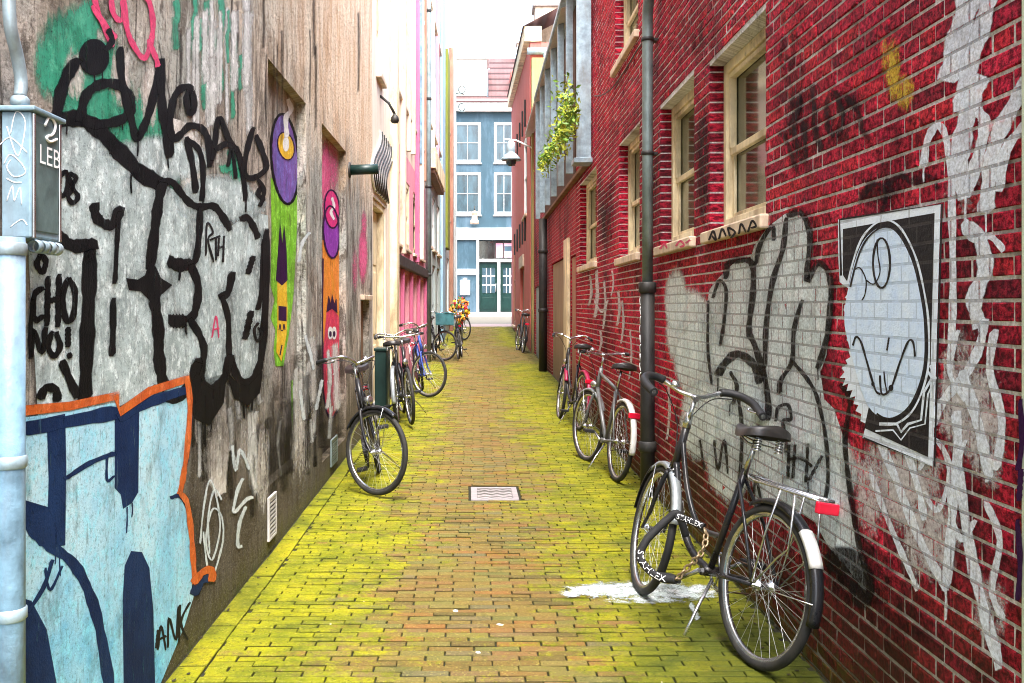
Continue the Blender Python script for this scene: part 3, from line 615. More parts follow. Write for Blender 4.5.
p.fill([(228, 372), (236, 384), (248, 388), (262, 372), (258, 392), (248, 404), (236, 398)], 2).fill([(190, 388), (197, 374), (204, 386), (214, 392), (224, 382), (222, 402), (208, 424), (196, 418)], 2)
p.drips([(163, 388, 14), (205, 424, 22), (211, 420, 12), (244, 402, 16), (252, 400, 10), (179, 268, 12), (186, 325, 9), (131, 175, 18), (110, 140, 14), (66, 122, 12), (92, 250, 10)]).stroke([(258, 323), (254, 330), (257, 341), (262, 334), (258, 328)], 2)
p.done('black_outline', P_['black'], pb, label='thick black outlines of the silver bubble lettering')
hz = Paint(LA, .0030)
for it in p.its:
    if len(it[4]) > 2: hz.stroke(it[4], 15, .95)
hz.done('overspray', P_['overspray'], pb)
# upper black tag, dot, small handwriting
p = Paint(LA, .0042)
p.fill(ell(94, 57, 13, 16), 2.5).stroke([(56, 122), (60, 96), (67, 76), (77, 60)], 8, .6).stroke([(81, 120), (84, 100), (93, 88), (108, 83), (122, 87), (130, 99), (130, 111), (120, 120), (100, 124), (84, 122)], 7)
p.stroke([(120, 48), (122, 80), (131, 118), (137, 138), (144, 126), (151, 106), (160, 66)], 5.5).stroke([(160, 60), (162, 102), (166, 130), (170, 156)], 6.5)
p.stroke([(192, 92), (194, 108), (189, 112), (187, 98), (190, 88), (182, 88), (174, 98), (170, 122), (173, 139), (181, 134), (190, 126), (202, 129), (209, 143), (210, 166)], 5)
p.stroke([(186, 138), (192, 162), (196, 192)], 4.5).stroke([(188, 140), (199, 150), (203, 170), (202, 200)], 4).stroke([(213, 160), (219, 118), (228, 138), (240, 158), (246, 200)], 4).stroke([(216, 150), (226, 144), (238, 150)], 4)
p.stroke([(228, 166), (232, 150), (236, 178)], 3).stroke([(253, 128), (247, 150), (244, 172), (253, 178), (266, 168), (262, 150), (256, 136)], 4).stroke([(262, 186), (258, 194), (264, 200)], 3.5).stroke([(255, 176), (264, 190), (260, 206)], 3)
p.stroke([(106, 50), (112, 40), (108, 30)], 4, .6)
p.drips([(94, 73, 18), (102, 70, 12), (138, 140, 16), (168, 156, 12), (122, 122, 8), (173, 140, 10), (246, 200, 12), (203, 200, 10)], 1).strokes([[(60, 177), (66, 172), (68, 184), (63, 196), (59, 190), (60, 178)], [(71, 174), (76, 178), (72, 187), (78, 196), (73, 203), (68, 196), (73, 187), (69, 178), (72, 173)]], 3.4)   # 08
p.strokes([[(41, 254), (46, 262), (42, 272), (37, 264), (41, 254)], [(43, 288), (35, 294), (33, 310), (36, 320), (43, 316)], [(48, 277), (47, 325)], [(59, 275), (58, 326)], [(47, 302), (59, 298)], [(68, 278), (63, 295), (66, 320), (73, 316), (75, 292), (69, 279)]], 4.2)   # CHO
p.strokes([[(31, 358), (33, 330), (42, 352), (45, 328)], [(52, 332), (48, 346), (54, 356), (60, 346), (56, 333)], [(68, 328), (68, 346)], [(69, 354), (70, 357)]], 4.2)   # NO!
p.stroke([(62, 362), (69, 378), (77, 396)], 6).stroke([(40, 398), (46, 388), (56, 390), (57, 400)], 6).stroke([(32, 300), (30, 340), (32, 356)], 3)
p.done('black_tag', P_['black'], pb, label='black spray-can tags above and beside the silver lettering')
p = Paint(LA, .0046)
p.strokes([[(206, 256), (207, 224), (213, 232), (208, 240), (214, 262)], [(210, 240), (220, 236)], [(216, 238), (216, 260)], [(219, 238), (218, 256)], [(224, 236), (223, 262)], [(219, 248), (224, 246)]], 1.6)   # RTH
p.strokes([[(158, 650), (161, 626), (166, 650)], [(158, 640), (166, 636)], [(168, 648), (169, 618), (176, 640), (178, 606)], [(179, 642), (180, 605)], [(190, 602), (181, 622), (188, 640)], [(156, 648), (158, 630)]], 1.8)
p.done('marker_tag', P_['thinblack'], pb, label='small handwritten marker tags')
p = Paint(LA, .0046); p.strokes([[(212, 338), (216, 316), (219, 338)], [(213, 330), (219, 328)]], 1.2)
p.strokes([[(94, -6), (98, 12), (110, 40), (112, 46)], [(92, 6), (106, 26), (116, 38)], [(111, -4), (113, 12), (119, 20), (124, 16), (122, 0)], [(124, -2), (127, 28), (134, 46), (144, 58), (150, 46), (153, 26), (150, 4), (142, -10)]], 4.2)
p.stroke([(148, 40), (156, 58), (158, 66)], 4); p.done('pink_tag', P_['pinktag'], pb, label='crimson pink looping tag at the top')
# pale blue piece with orange and navy outline
p = Paint(LA, .0036)
p.fill([(-30, 415), (18, 420), (70, 413), (117, 404), (121, 412), (150, 394), (186, 386), (189, 405), (187, 450), (184, 470), (180, 492), (187, 506), (192, 548), (194, 590), (183, 625), (152, 700), (100, 780), (-40, 860)], 2)
p.done('blue_piece', P_['ltblue'], pb, label='pale blue fill of a large sprayed letter')
p = Paint(LA, .0044)
p.fill([(48, 418), (64, 414), (65, 470), (64, 545), (48, 548), (50, 480)], 1.5).fill([(116, 412), (138, 404), (137, 492), (131, 502), (124, 508), (122, 494), (116, 488)], 1.5).stroke([(18, 430), (60, 423), (118, 412)], 11, .25).stroke([(120, 418), (150, 402), (186, 390)], 8, .25)
p.fill([(125, 690), (124, 600), (126, 566), (132, 552), (141, 553), (148, 568), (152, 610), (154, 690)], 1.5).stroke([(22, 508), (34, 532), (50, 546), (72, 562), (88, 590), (100, 630), (110, 690)], 9, .25)
p.fill([(22, 500), (47, 508), (62, 545), (40, 545), (26, 525)], 1.5).fill([(18, 596), (30, 602), (45, 630), (56, 690), (48, 740), (0, 760)], 2).stroke([(65, 479), (90, 463), (115, 453)], 3.4).stroke([(107, 456), (107, 480), (114, 476)], 2).drips([(127, 507, 26), (132, 503, 14), (55, 548, 16), (60, 546, 30)], 1).stroke([(28, 612), (44, 586), (52, 560)], 3).stroke([(45, 568), (50, 590), (62, 566)], 2)
p.stroke([(188, 508), (193, 545), (194, 590)], 3, .4).stroke([(171, 498), (180, 496), (188, 508)], 3).stroke([(194, 594), (202, 580), (211, 578)], 6).stroke([(188, 392), (190, 420), (186, 466)], 3)
p.done('navy_outline', P_['navy'], pb, label='navy shadow blocks of the pale blue letter')
p = Paint(LA, .0052)
p.stroke([(-10, 408), (20, 411), (70, 406), (117, 395)], 9, .2, False).stroke([(116, 395), (120, 412), (150, 391), (188, 378)], 7, .2, False).stroke([(187, 377), (190, 405), (187, 450), (183, 478), (180, 493)], 4.5, .25).stroke([(180, 493), (187, 503), (191, 530), (193, 556), (195, 583)], 4.5, .25).stroke([(194, 582), (203, 572), (212, 570), (212, 580)], 6, .25)
p.done('orange_outline', P_['orange'], pb, label='orange outline over the pale blue letter')
p = Paint(LA, .0046)
p.strokes([[(200, 545), (204, 505), (210, 480), (217, 500), (220, 530), (212, 560), (206, 540), (212, 510), (221, 515), (223, 540), (214, 575)], [(222, 500), (214, 490), (208, 520), (210, 555)], [(203, 530), (207, 565), (210, 575)]], 1.8)
p.strokes([[(243, 478), (237, 492), (234, 512), (246, 500), (253, 497)], [(246, 506), (239, 525), (238, 545), (242, 546)], [(232, 445), (236, 470), (240, 450), (250, 470)]], 3.2, soft=.6)
p.strokes([[(310, 232), (302, 244), (299, 262)], [(305, 335), (310, 352), (314, 370)], [(300, 390), (304, 420)], [(322, 380), (316, 410)]], 3, soft=.7)
p.done('pale_scrawl', P_['palewhite'], pb, label='thin pale scrawls near the ground')
# painted long-nosed figures in the two niches
D1 = -.07 + .0015
def fig(wb, key, nm, *fills, strokes=()):
    p = Paint(LA, wb)
    for f in fills: p.fill(f, .7)
    for pts, w in strokes: p.stroke(pts, w, .3)
    return p.done(nm, P_[key], pb)
fig(D1, 'lime', 'figure_body', [(271, 178), (298, 190), (296, 240), (293, 295), (289, 330), (283, 366), (276, 366), (274, 350), (276, 330), (271, 318), (275, 300), (271, 285), (272, 230)], strokes=[([(292, 380), (292.5, 430)], 1.5)])
fig(D1 + .0008, 'violet', 'figure_head', ell(285, 159, 13.5, 45, 30, -4)); fig(D1 + .0014, 'black', 'figure_head_outline', strokes=[(ell(285, 159, 13.5, 45, 24, -4) + [(298.5, 158)], 2.0)])
fig(D1 + .0018, 'yellow', 'figure_face_patch', ell(286, 146, 8, 14, 24, -12), [(278, 278), (286, 280), (287, 310), (286, 335), (281, 361), (277, 352), (278, 320)]); fig(D1 + .0024, 'eyewhite', 'figure_eye', ell(286, 144, 2.6, 7, 16), strokes=[([(288, 100), (291, 110), (286, 118), (287, 136)], 4)])
fig(D1 + .0024, 'purplehair', 'figure_mouth', [(279, 306), (286, 307), (286, 321), (279, 320)], [(276.5, 280), (279, 246), (280, 220), (282, 246), (284, 226), (286, 250), (287, 280), (282, 285)], strokes=[(ell(286, 146, 8, 14, 20, -12) + [(294, 145)], 1.0), ([(279, 330), (280, 324), (281, 330), (283, 330), (284, 324), (285, 330)], .8), ([(282, 345), (280, 355)], 1)])
fig(D1, 'orangebody', 'figure_body', [(323, 240), (340, 243), (341, 300), (341, 345), (338, 360), (325, 360), (323, 320)]); p = Paint(LA, D1 - .0004); p.blob(326, 175, 7, 45, .9).blob(333, 165, 8, 40, .6).blob(327, 205, 6, 30, .8); p.done('pink_mist', P_['pinkmist'], pb)
fig(D1 + .0008, 'redbody', 'figure_snout', [(327, 312), (332, 309), (338, 316), (341, 335), (341, 380), (338, 405), (332, 417), (327, 411), (324, 390), (324, 350)]); fig(D1 + .0012, 'purple', 'figure_head', ell(331.5, 232, 8, 26, 26, -3)); fig(D1 + .0017, 'magenta', 'figure_face', ell(332, 209, 7.5, 19, 26, -3))
fig(D1 + .0021, 'eyewhite', 'figure_eyes', ell(330.3, 333, 1.8, 6, 14), ell(334.2, 333, 1.8, 6, 14), strokes=[([(332, 198), (334, 206), (331, 212), (334, 219)], 2.2), ([(328, 350), (332, 362), (336, 350)], 1), ([(329, 368), (333, 360), (337, 368), (333, 375)], 1)])
fig(D1 + .0025, 'purplehair', 'figure_outline', ell(330.4, 334, .7, 2.5, 10), ell(334.2, 334, .7, 2.5, 10), [(327, 312), (329, 296), (331, 304), (332, 294), (334, 304), (336, 299), (337, 313), (332, 308)], strokes=[(ell(331.5, 232, 8, 26, 22, -3) + [(339.5, 231.5)], 1.4), (ell(332, 209, 7.5, 19, 22, -3) + [(339.5, 208.5)], 1.2), ([(323, 258), (322.5, 330), (323.5, 390), (327, 412), (332, 418), (338, 408), (341.5, 380), (341.5, 320), (340.5, 258)], 1.2)])
# ventilation grilles low in the wall
for (a, b, c, d), lab in (((267, 508, 274.5, 540), 'white slotted air vent low in the plaster wall, nearest the camera'), ((330, 447, 336, 470), 'small dark air vent low in the wall behind the nearest left bicycle')):
    u0, u1, v0, v1 = rc(LA, a, b, c, d); v0, v1 = (.10, .34) if a < 300 else (.12, .33)
    t = thing('air_vent', lab, 'vent', LA.pt((u0 + u1) / 2, v0), group='air vents low in the left wall'); mb = MB()
    for q in ((u0, u0 + .015, v0, v1), (u1 - .015, u1, v0, v1), (u0, u1, v1, v1 + .015), (u0, u1, v0 - .015, v0)): fbox(mb, LA, *q, .001, .016)
    mt = M['kerb'] if a < 300 else M['zinc']; mb.build('frame', mt, t); mb = MB()
    for k in range(9): v = v0 + (v1 - v0) * (k + .5) / 9; mb.box((u0 + .012, v - .006, .004), (u1 - .012, v + .006, .014), LA.pt)
    mb.build('slat', mt, t); mb = MB(); fbox(mb, LA, u0, u1, v0, v1, .0005, .0028); mb.build('backing', M['blackhole'], t)
# junction box with its pipes
bx0, bx1, by0, by1, bd = None, None, None, None, .085
q = LA.px(31, 108, bd); q2 = LA.px(60, 121, bd); bu0, bu1, bv1 = q[0], q2[0], q[1]; bv0 = LA.px(31, 238, bd)[1]
t = thing('junction_box', 'grey metal junction box scrawled with white, fixed to the plaster wall at the left edge', 'electrical box', LA.pt(bu0, bv0))
mb = MB(); fbox(mb, LA, bu0, bu1, bv0, bv1 - .008, .004, bd); mb.build('case', M['boxmetal'], t, bevel=.006)
mb = MB(); fbox(mb, LA, bu0 - .012, bu1 + .012, bv1 - .008, bv1 + .006, .0, bd + .014); mb.build('lid', M['boxmetal'], t, bevel=.004)
mb = MB(); fbox(mb, LA, bu0 + .018, bu1 - .018, bv0 + .02, bv1 - .03, bd - .002, bd + .004); mb.build('door', M['boxside'], t, bevel=.003)
mb = MB(); fbox(mb, LA, bu0 + .004, bu0 + .016, bv0, bv1 - .012, bd, bd + .007); fbox(mb, LA, bu1 - .016, bu1 - .004, bv0, bv1 - .012, bd, bd + .007); mb.build('edge_strip', M['chrome'], t, bevel=.002)
vs, fs = glyphs('LEB', .075); mb = MB(); um, vm = (bu0 + bu1) / 2 + .01, bv0 + (bv1 - bv0) * .66
mb.add([LA.pt(um + x * 1.15, vm + y * 1.0, bd + .0065) for x, y in vs], fs)
for pth in (cat([(-.03, .085), (0, .115), (.035, .10), (.02, .07), (-.02, .055), (.0, .045), (.045, .06)], 5),): mb.tube([LA.pt(um + x, vm + y, bd + .006) for x, y in pth], .004, 6)
mb.build('letters', M['lettering'], t, fix=False)
p2 = MB(); rr = random.Random(5)
for k, pts in enumerate(([(.02, .30), (.05, .22), (.07, .31), (.045, .34), (.03, .28)], [(.0, .25), (.03, .27), (.075, .23)], [(.012, .20), (.03, .225), (.06, .2), (.07, .175), (.04, .165), (.02, .19), (.03, .21)], [(.02, .1), (.035, .14), (.04, .1), (.055, .135), (.06, .09)], [(.03, .03), (.06, .05), (.075, .035)], [(.02, .16), (.04, .15), (.06, .15)])):
    p2 = MB(); p2.tube([LA.pt(bu0 - .0005, bv0 + y, w) for w, y in cat(pts, 5)], .0014, 5); p2.build('scratched_tag', M['lettering'], t)
mb = MB()
for k in range(4): mb.lathe([(.016, 0), (.019, .004), (.019, .024), (.016, .03)], LA.pt(bu1 - .03 - .042 * k, bv0 - .02, bd - .005), 'y', 14)
mb.build('cable_gland', M['galv'], t)
pw = .052; pc = LA.px(9, 400, .052)[0]
mb = MB(); mb.tube([LA.pt(pc, gh(2.6) - .02, pw), LA.pt(pc, 1.0, pw), LA.pt(pc, bv0 - .002, pw)], .040, 20)
t2 = thing('cable_pipe', 'thick pale blue-grey pipe rising from the ground to the junction box', 'pipe', LA.pt(pc, 0, pw)); mb.build('pipe', M['bluegrey'], t2)
for v in (.72, 1.12, bv0 - .05): mb = MB(); mb.lathe([(.041, 0), (.045, .004), (.045, .03), (.041, .034)], LA.pt(pc, v, pw), 'z', 20); mb.build('pipe_clamp', M['galv'], t2)
mb = MB()
cp = [(20, 97), (21, 80), (17, 55), (11, 30), (9, 5), (9, -30), (9, -90)]; wl = .05
mb.tube([LA.pt(*LA.px(x, y, wl), wl) for x, y in cat(cp, 5)], .017, 12); mb2 = MB(); q = LA.px(20, 99, wl); mb2.lathe([(.019, 0), (.025, .006), (.025, .02), (.019, .028)], LA.pt(q[0], bv1 + .006, wl), 'z', 14)
t3 = thing('conduit', 'thin bent grey conduit running up the wall out of the junction box', 'conduit', LA.pt(q[0], bv1, wl)); mb.build('tube', M['galv'], t3); mb2.build('nut', M['galv'], t3)
# spout pipe sticking out of the wall
q = LA.px(349, 170); o = LA.pt(q[0], q[1]); t = thing('wall_spout', 'dark teal pipe stub sticking straight out of the plaster wall', 'pipe', o)
mb = MB(); mb.tube([LA.pt(q[0], q[1], .0), LA.pt(q[0], q[1] + .01, .30)], .052, 20); mb.build('pipe', M['dkgreen'], t); mb = MB(); mb.lathe([(.08, 0), (.08, .015), (.055, .02)], LA.pt(q[0], q[1]), 'x', 20); mb.build('flange', M['iron'], t)
# iron stay bars
# ================================================================== left side, further along
def bands(W, parent, lst, w1=.03):
    for u0, u1, v0, v1, m, nm in lst:
        mb = MB(); fbox(mb, W, u0, u1, v0, v1, .002, w1); mb.build(nm, M[m], parent, bevel=.006)
Z = LB.uz
# whitewashed house with the doorway
du0, du1 = LB.px(373, 300)[0], LB.px(385.5, 300)[0]; dv1 = LB.px(373, 196)[1]
wb = thing('whitewashed_house', 'narrow whitewashed house with a cream door under a wavy striped panel', 'house', LB.pt(1, 0))
up = [(.45, 1.05, 4.6, 5.9, .12), (.45, 1.05, 7.0, 8.4, .12)]
wall_mesh(LB, 0, Z(14.1), -.1, 10.5, [(du0, du1, .1, dv1, .16)] + up).build('wall', M['whitewash'], wb); body(LB, 0, Z(14.1), -.1, 10.5, wb)
for o in up: window(LB, wb, *o[:4], .12, 'cream', 'glassdark', .07)
mb = MB(); fbox(mb, LB, du0 + .09, du1 - .09, .13, dv1 - .1, -.155, -.11); dr = mb.build('door', M['cream'], wb, bevel=.005)
mb = MB()
for v0, v1 in ((.3, 1.0), (1.15, 2.0), (2.1, dv1 - .25)): fbox(mb, LB, du0 + .25, du1 - .25, v0, v1, -.112, -.10)
mb.build('door_panel', M['cream'], dr, bevel=.01); mb = MB(); mb.lathe([(0, 0), (.02, .004), (.03, .03), (.02, .05), (0, .055)], LB.pt(du1 - .17, 1.1, -.11), 'x', 12); mb.build('handle', M['chrome'], dr)
mb = MB(); fbox(mb, LB, du0, du0 + .085, .1, dv1, -.155, -.02); fbox(mb, LB, du1 - .085, du1, .1, dv1, -.155, -.02); fbox(mb, LB, du0 + .085, du1 - .085, dv1 - .085, dv1, -.155, -.02); mb.build('door_frame', M['cream'], wb, bevel=.006)
mb = MB(); fbox(mb, LB, du0 - .05, du1 + .05, gh(13) - .05, .22, -.15, .06); mb.build('doorstep', M['kerb'], wb, bevel=.01)
# wavy striped panel over the door
a0, a1, b0, b1 = du0 + .02, Z(14.25), dv1 + .08, dv1 + .95
sp = thing('striped_panel', 'wavy black and white striped panel fixed over the cream doorway', 'sign', LB.pt((a0 + a1) / 2, b0)); mb = MB(); L_ = a1 - a0
def wv(s): return .5 - .22 * math.sin(s * math.pi * 1.5 + .3)
out = [(a0 + L_ * (wv(k / 16) - .42), b0 + (b1 - b0) * k / 16) for k in range(17)] + [(a0 + L_ * (wv(k / 16) + .30), b0 + (b1 - b0) * k / 16) for k in range(16, -1, -1)]
mb.prism(out, LB.pt, .004, .03); mb.build('board', M['white'], sp); mb = MB()
for j in range(7):
    f = -.38 + .66 * j / 6; mb.tube([LB.pt(a0 + L_ * (wv(k / 16) + f), b0 + (b1 - b0) * k / 16, .031) for k in range(17)], .016, 5)
mb.build('stripe', M['iron'], sp)
p = Paint(LB, .003); p.blob(364, 280, 4, 40, .0); p.done('blank', P_['pinkmist'], wb) if 0 else None
p = Paint(LA, .003); p.blob(363, 255, 6, 36, .85).blob(364, 225, 4, 20, .6).blob(355, 270, 4, 30, .5); p.done('pink_scrawl', P_['pinkmist'], pb)
# dark green cabinet
u = LB.px(376, 360)[0]; t = thing('street_cabinet', 'dark green metal cabinet on the ground beside the cream door', 'cabinet', LB.pt(u, gh(12.5), .1))
mb = MB(); g0 = gh(12.4); fbox(mb, LB, u - .22, u + .2, g0, g0 + .86, .01, .16); mb.build('case', M['dkgreen'], t, bevel=.01); mb = MB(); fbox(mb, LB, u - .24, u + .22, g0 + .862, g0 + .90, 0, .18); mb.build('lid', M['dkgreen'], t, bevel=.008)
mb = MB(); fbox(mb, LB, u - .18, u + .16, g0 + .06, g0 + .80, .159, .168); mb.build('door', M['dkgreen'], t, bevel=.004)
# hanging lamp bracket between the houses
q = LB.px(380, 118); t = thing('wall_lamp', 'small black wall lamp on a bracket above the striped panel', 'lamp', LB.pt(*q))
mb = MB(); mb.tube([LB.pt(q[0], q[1] + .3, 0), LB.pt(q[0], q[1] + .2, .12), LB.pt(q[0], q[1] + .05, .2)], .018, 8); mb.build('bracket', M['iron'], t); mb = MB(); mb.lathe([(.012, .06), (.05, .01), (.06, -.04), (.04, -.07), (0, -.07)], LB.pt(q[0], q[1], .2), 'z', 14); mb.build('lamp_shade', M['iron'], t)
# pink house
u0, u1 = Z(14.1), Z(21.9)
pk = thing('pink_house', 'pink rendered house with cream framed windows and pink posts at street level', 'house', LB.pt(u0, 0))
ops = []; wz = ((14.6, 15.7), (16.4, 17.6), (18.4, 19.6), (20.3, 21.3))
for a, b in wz:
    ops.append((Z(a), Z(b), 2.55, 3.75, .1)); ops.append((Z(a), Z(b), 5.0, 6.7, .1)); ops.append((Z(a), Z(b), 7.8, 9.4, .1))
gz = ((14.5, 15.7), (16.1, 17.4), (17.9, 19.2), (19.7, 21.2))
for a, b in gz: ops.append((Z(a), Z(b), .3, 2.1, .14))
wall_mesh(LB, u0, u1, -.1, 4.2, [o for o in ops if o[3] < 4.2]).build('wall', M['pink'], pk); wall_mesh(LB, u0, u1, 4.2, 12.5, [o for o in ops if o[3] > 4.2]).build('upper_wall', M['upperwash'], pk); body(LB, u0, u1, -.1, 12.5, pk)
for o in ops:
    if o[2] > 2: window(LB, pk, *o[:4], .1, 'cream', 'glassdark', .09, sillh=.06, sillout=.05)
    else:
        mb = MB(); fbox(mb, LB, o[0] + .03, o[1] - .03, .32, 2.08, -.135, -.08); mb.build('shutter', M[('greywall', 'lime', 'whitewash', 'tealwall')[int(o[0]) % 4]], pk, bevel=.004)
mb = MB(); fbox(mb, LB, u0 + .05, u1 - .05, 2.16, 2.34, .002, .1); mb.build('shop_cornice', M['iron'], pk, bevel=.01)
for z in (14.3, 15.9, 17.65, 19.45, 21.5): mb = MB(); fbox(mb, LB, Z(z) - .09, Z(z) + .09, gh(z) - .03, 2.15, .002, .06); mb.build('post', M['pinkpost'], pk, bevel=.006)
for z, v0, v1, m in ((15.95, 4.6, 9.5, 'iron'), (18.0, 4.4, 10.5, 'sill'), (19.9, 4.5, 11, 'bluegrey'), (14.4, 4.5, 8.5, 'whitewash'), (16.1, 6.9, 12, 'sill')): mb = MB(); fbox(mb, LB, Z(z) - .05, Z(z) + .05, v0, v1, .002, .08); mb.build('wall_strip', M[m], pk, bevel=.004)
# teal drainpipe and wooden canopy
pz = Z(21.6)
t = thing('drainpipe', 'tall teal-grey drainpipe at the end of the pink house', 'drainpipe', LB.pt(pz, gh(21.6), .09)); mb = MB(); mb.tube([LB.pt(pz, gh(21.6) - .05, .09), LB.pt(pz, 6, .09), LB.pt(pz, 12.4, .09)], .06, 14); mb.build('pipe', M['zinc'], t); 
for v in (2.2, 4.2, 6.2, 8.2): mb = MB(); mb.lathe([(.062, 0), (.075, .01), (.075, .06), (.062, .07)], LB.pt(pz, v, .09), 'z', 14); mb.build('pipe_clamp', M['iron'], t)
t = thing('canopy', 'cream wooden box canopy with brown underside jutting out beyond the teal drainpipe', 'canopy', LB.pt(Z(24), 4.4)); mb = MB()
mb.box((Z(22.2), 4.75, .003), (Z(27), 5.25, .22), LB.pt); mb.build('fascia', M['cream'], t, bevel=.02); mb = MB(); mb.box((Z(22.3), 4.66, .003), (Z(26.9), 4.748, .19), LB.pt); mb.build('soffit', M['woodbrown'], t)
# teal weathered house
u0, u1 = Z(21.9), Z(30.5)
th = thing('teal_house', 'weathered grey-teal house with a blue pilaster beyond the drainpipe', 'house', LB.pt(u0, 0)); ops = []
for a, b in ((22.4, 23.8), (24.6, 26.0), (26.8, 28.2)): ops += [(Z(a), Z(b), .5, 2.6, .12), (Z(a), Z(b), 3.0, 4.4, .12), (Z(a), Z(b), 6.0, 7.8, .12), (Z(a), Z(b), 9, 10.8, .12)]
wall_mesh(LB, u0, u1, -.1, 13.0, ops).build('wall', M['tealwall'], th); body(LB, u0, u1, -.1, 13.0, th)
for o in ops: window(LB, th, *o[:4], .12, 'greywall' if o[2] < 1 else 'white', 'glassdark', .1)
for z, v0, v1, m, w_ in ((14.25, .3, 11, 'cream', .16), (15.8, 2.4, 12, 'upperwash', .1), (17.0, 4.3, 12, 'sill', .06), (18.9, 2.4, 12.2, 'pinkpost', .09), (20.0, 2.5, 12, 'whitewash', .12), (21.1, 4.3, 12, 'woodred', .07)):
    mb = MB(); fbox(mb, LB, Z(z) - w_, Z(z) + w_, v0, v1, .002, .05 + w_ * .4); mb.build('wall_strip', M[m], pk, bevel=.006)
bands(LB, th, [(Z(28.6), Z(30.2), .3, 12.9, 'bluepaint', 'pilaster'), (Z(22.0), Z(22.25), .2, 12.5, 'pinkpost', 'post'), (Z(26.3), Z(26.55), 5.4, 12.5, 'pink', 'post'), (Z(24.1), Z(24.35), 5.4, 12.5, 'whitewash', 'post')], .08)
# last house on the left with lime strip
u0, u1 = Z(30.5), Z(38.5)
lh = thing('lime_trimmed_house', 'last house on the left, grey with a mossy lime-yellow timber strip', 'house', LB.pt(u0, 0)); ops = []
for a, b in ((33, 34.6), (35.8, 37.4)): ops += [(Z(a), Z(b), 1.2, 3.2, .12), (Z(a), Z(b), 4.6, 6.4, .12), (Z(a), Z(b), 7.8, 9.6, .12)]
wall_mesh(LB, u0, u1, -.1, 11.6, ops, back=.5).build('wall', M['greywall'], lh); body(LB, u0, u1, -.1, 11.6, lh)
for o in ops: window(LB, lh, *o[:4], .12, 'white', 'glassdark', .12)
bands(LB, lh, [(Z(30.6), Z(32.2), 3.4, 9.8, 'lime', 'timber_strip'), (Z(34.9), Z(35.5), .5, 11, 'woodred', 'timber_strip'), (Z(37.6), Z(38.4), .7, 11.5, 'greywall', 'corner_pilaster')], .14)
for z, v in ((37.9, 10.15), (37.9, 9.45)):
    t = thing('hoist_ring', 'small iron ring on the far left house corner, ' + ('upper' if v > 10 else 'lower') + ' of the two', 'ring', LB.pt(Z(z), v), group='iron rings on the far left corner'); mb = MB(); c = LB.pt(Z(z), v, .38); mb.tube([(c[0] + .13 * math.cos(a * .4), c[1], c[2] + .15 * math.sin(a * .4)) for a in range(16)], .03, 6, closed=True); mb.build('ring', M['zinc'], t); mb = MB(); mb.tube([LB.pt(Z(z), v - .15, .1), (c[0] + .1, c[1], c[2] - .2)], .025, 6); mb.build('bracket', M['zinc'], t)
# ================================================================== right side: red brick building
U = RW.uz
bb = thing('red_brick_building', 'crimson red brick building on the right with four cream sash windows and white graffiti', 'building', RW.pt(U(4), 0))
ub0, ub1, HB = U(-1.0), U(13.9), 6.6
def orect(x0, y0, x1, y1): return rc(RW, x0, y0, x1, y1)
def opening(xl, xr, ytop_r, ysill_r, dep):     # near (right hand) edge corners give the heights
    a = RW.px(xr, ytop_r); b = RW.px(xr, ysill_r); c = RW.px(xl, 200); return (a[0], c[0], b[1], a[1], dep)
w1 = opening(709, 765.5, 8, 214, .18); w2 = opening(660, 694, 73, 236, .18); w3 = opening(619, 639.5, 123, 252, .18); w4 = opening(580, 596.5, 166, 261, .18); w5 = opening(615, 638, -75, 30, .18)
ndoor = (U(1.45), U(2.50), .05, 2.75, .12)
w6 = (w1[0] - .05, w1[1] + .1, 4.1, 5.5, .11); w7 = (w2[0], w2[1], 4.1, 5.5, .11)
BO = [w1, w2, w3, w4, w5, w6, w7, ndoor]
MD = .0045
def RWm(u, v, w=0): return RW.pt(u, v, w - MD)
class _W: pass
wm = _W(); wm.pt = RWm
wall_mesh(wm, ub0, ub1, -.1, HB, BO, back=.4).build('mortar_wall', M['mortar'], bb); body(RW, ub0, ub1, -.1, HB, bb, start=.43)
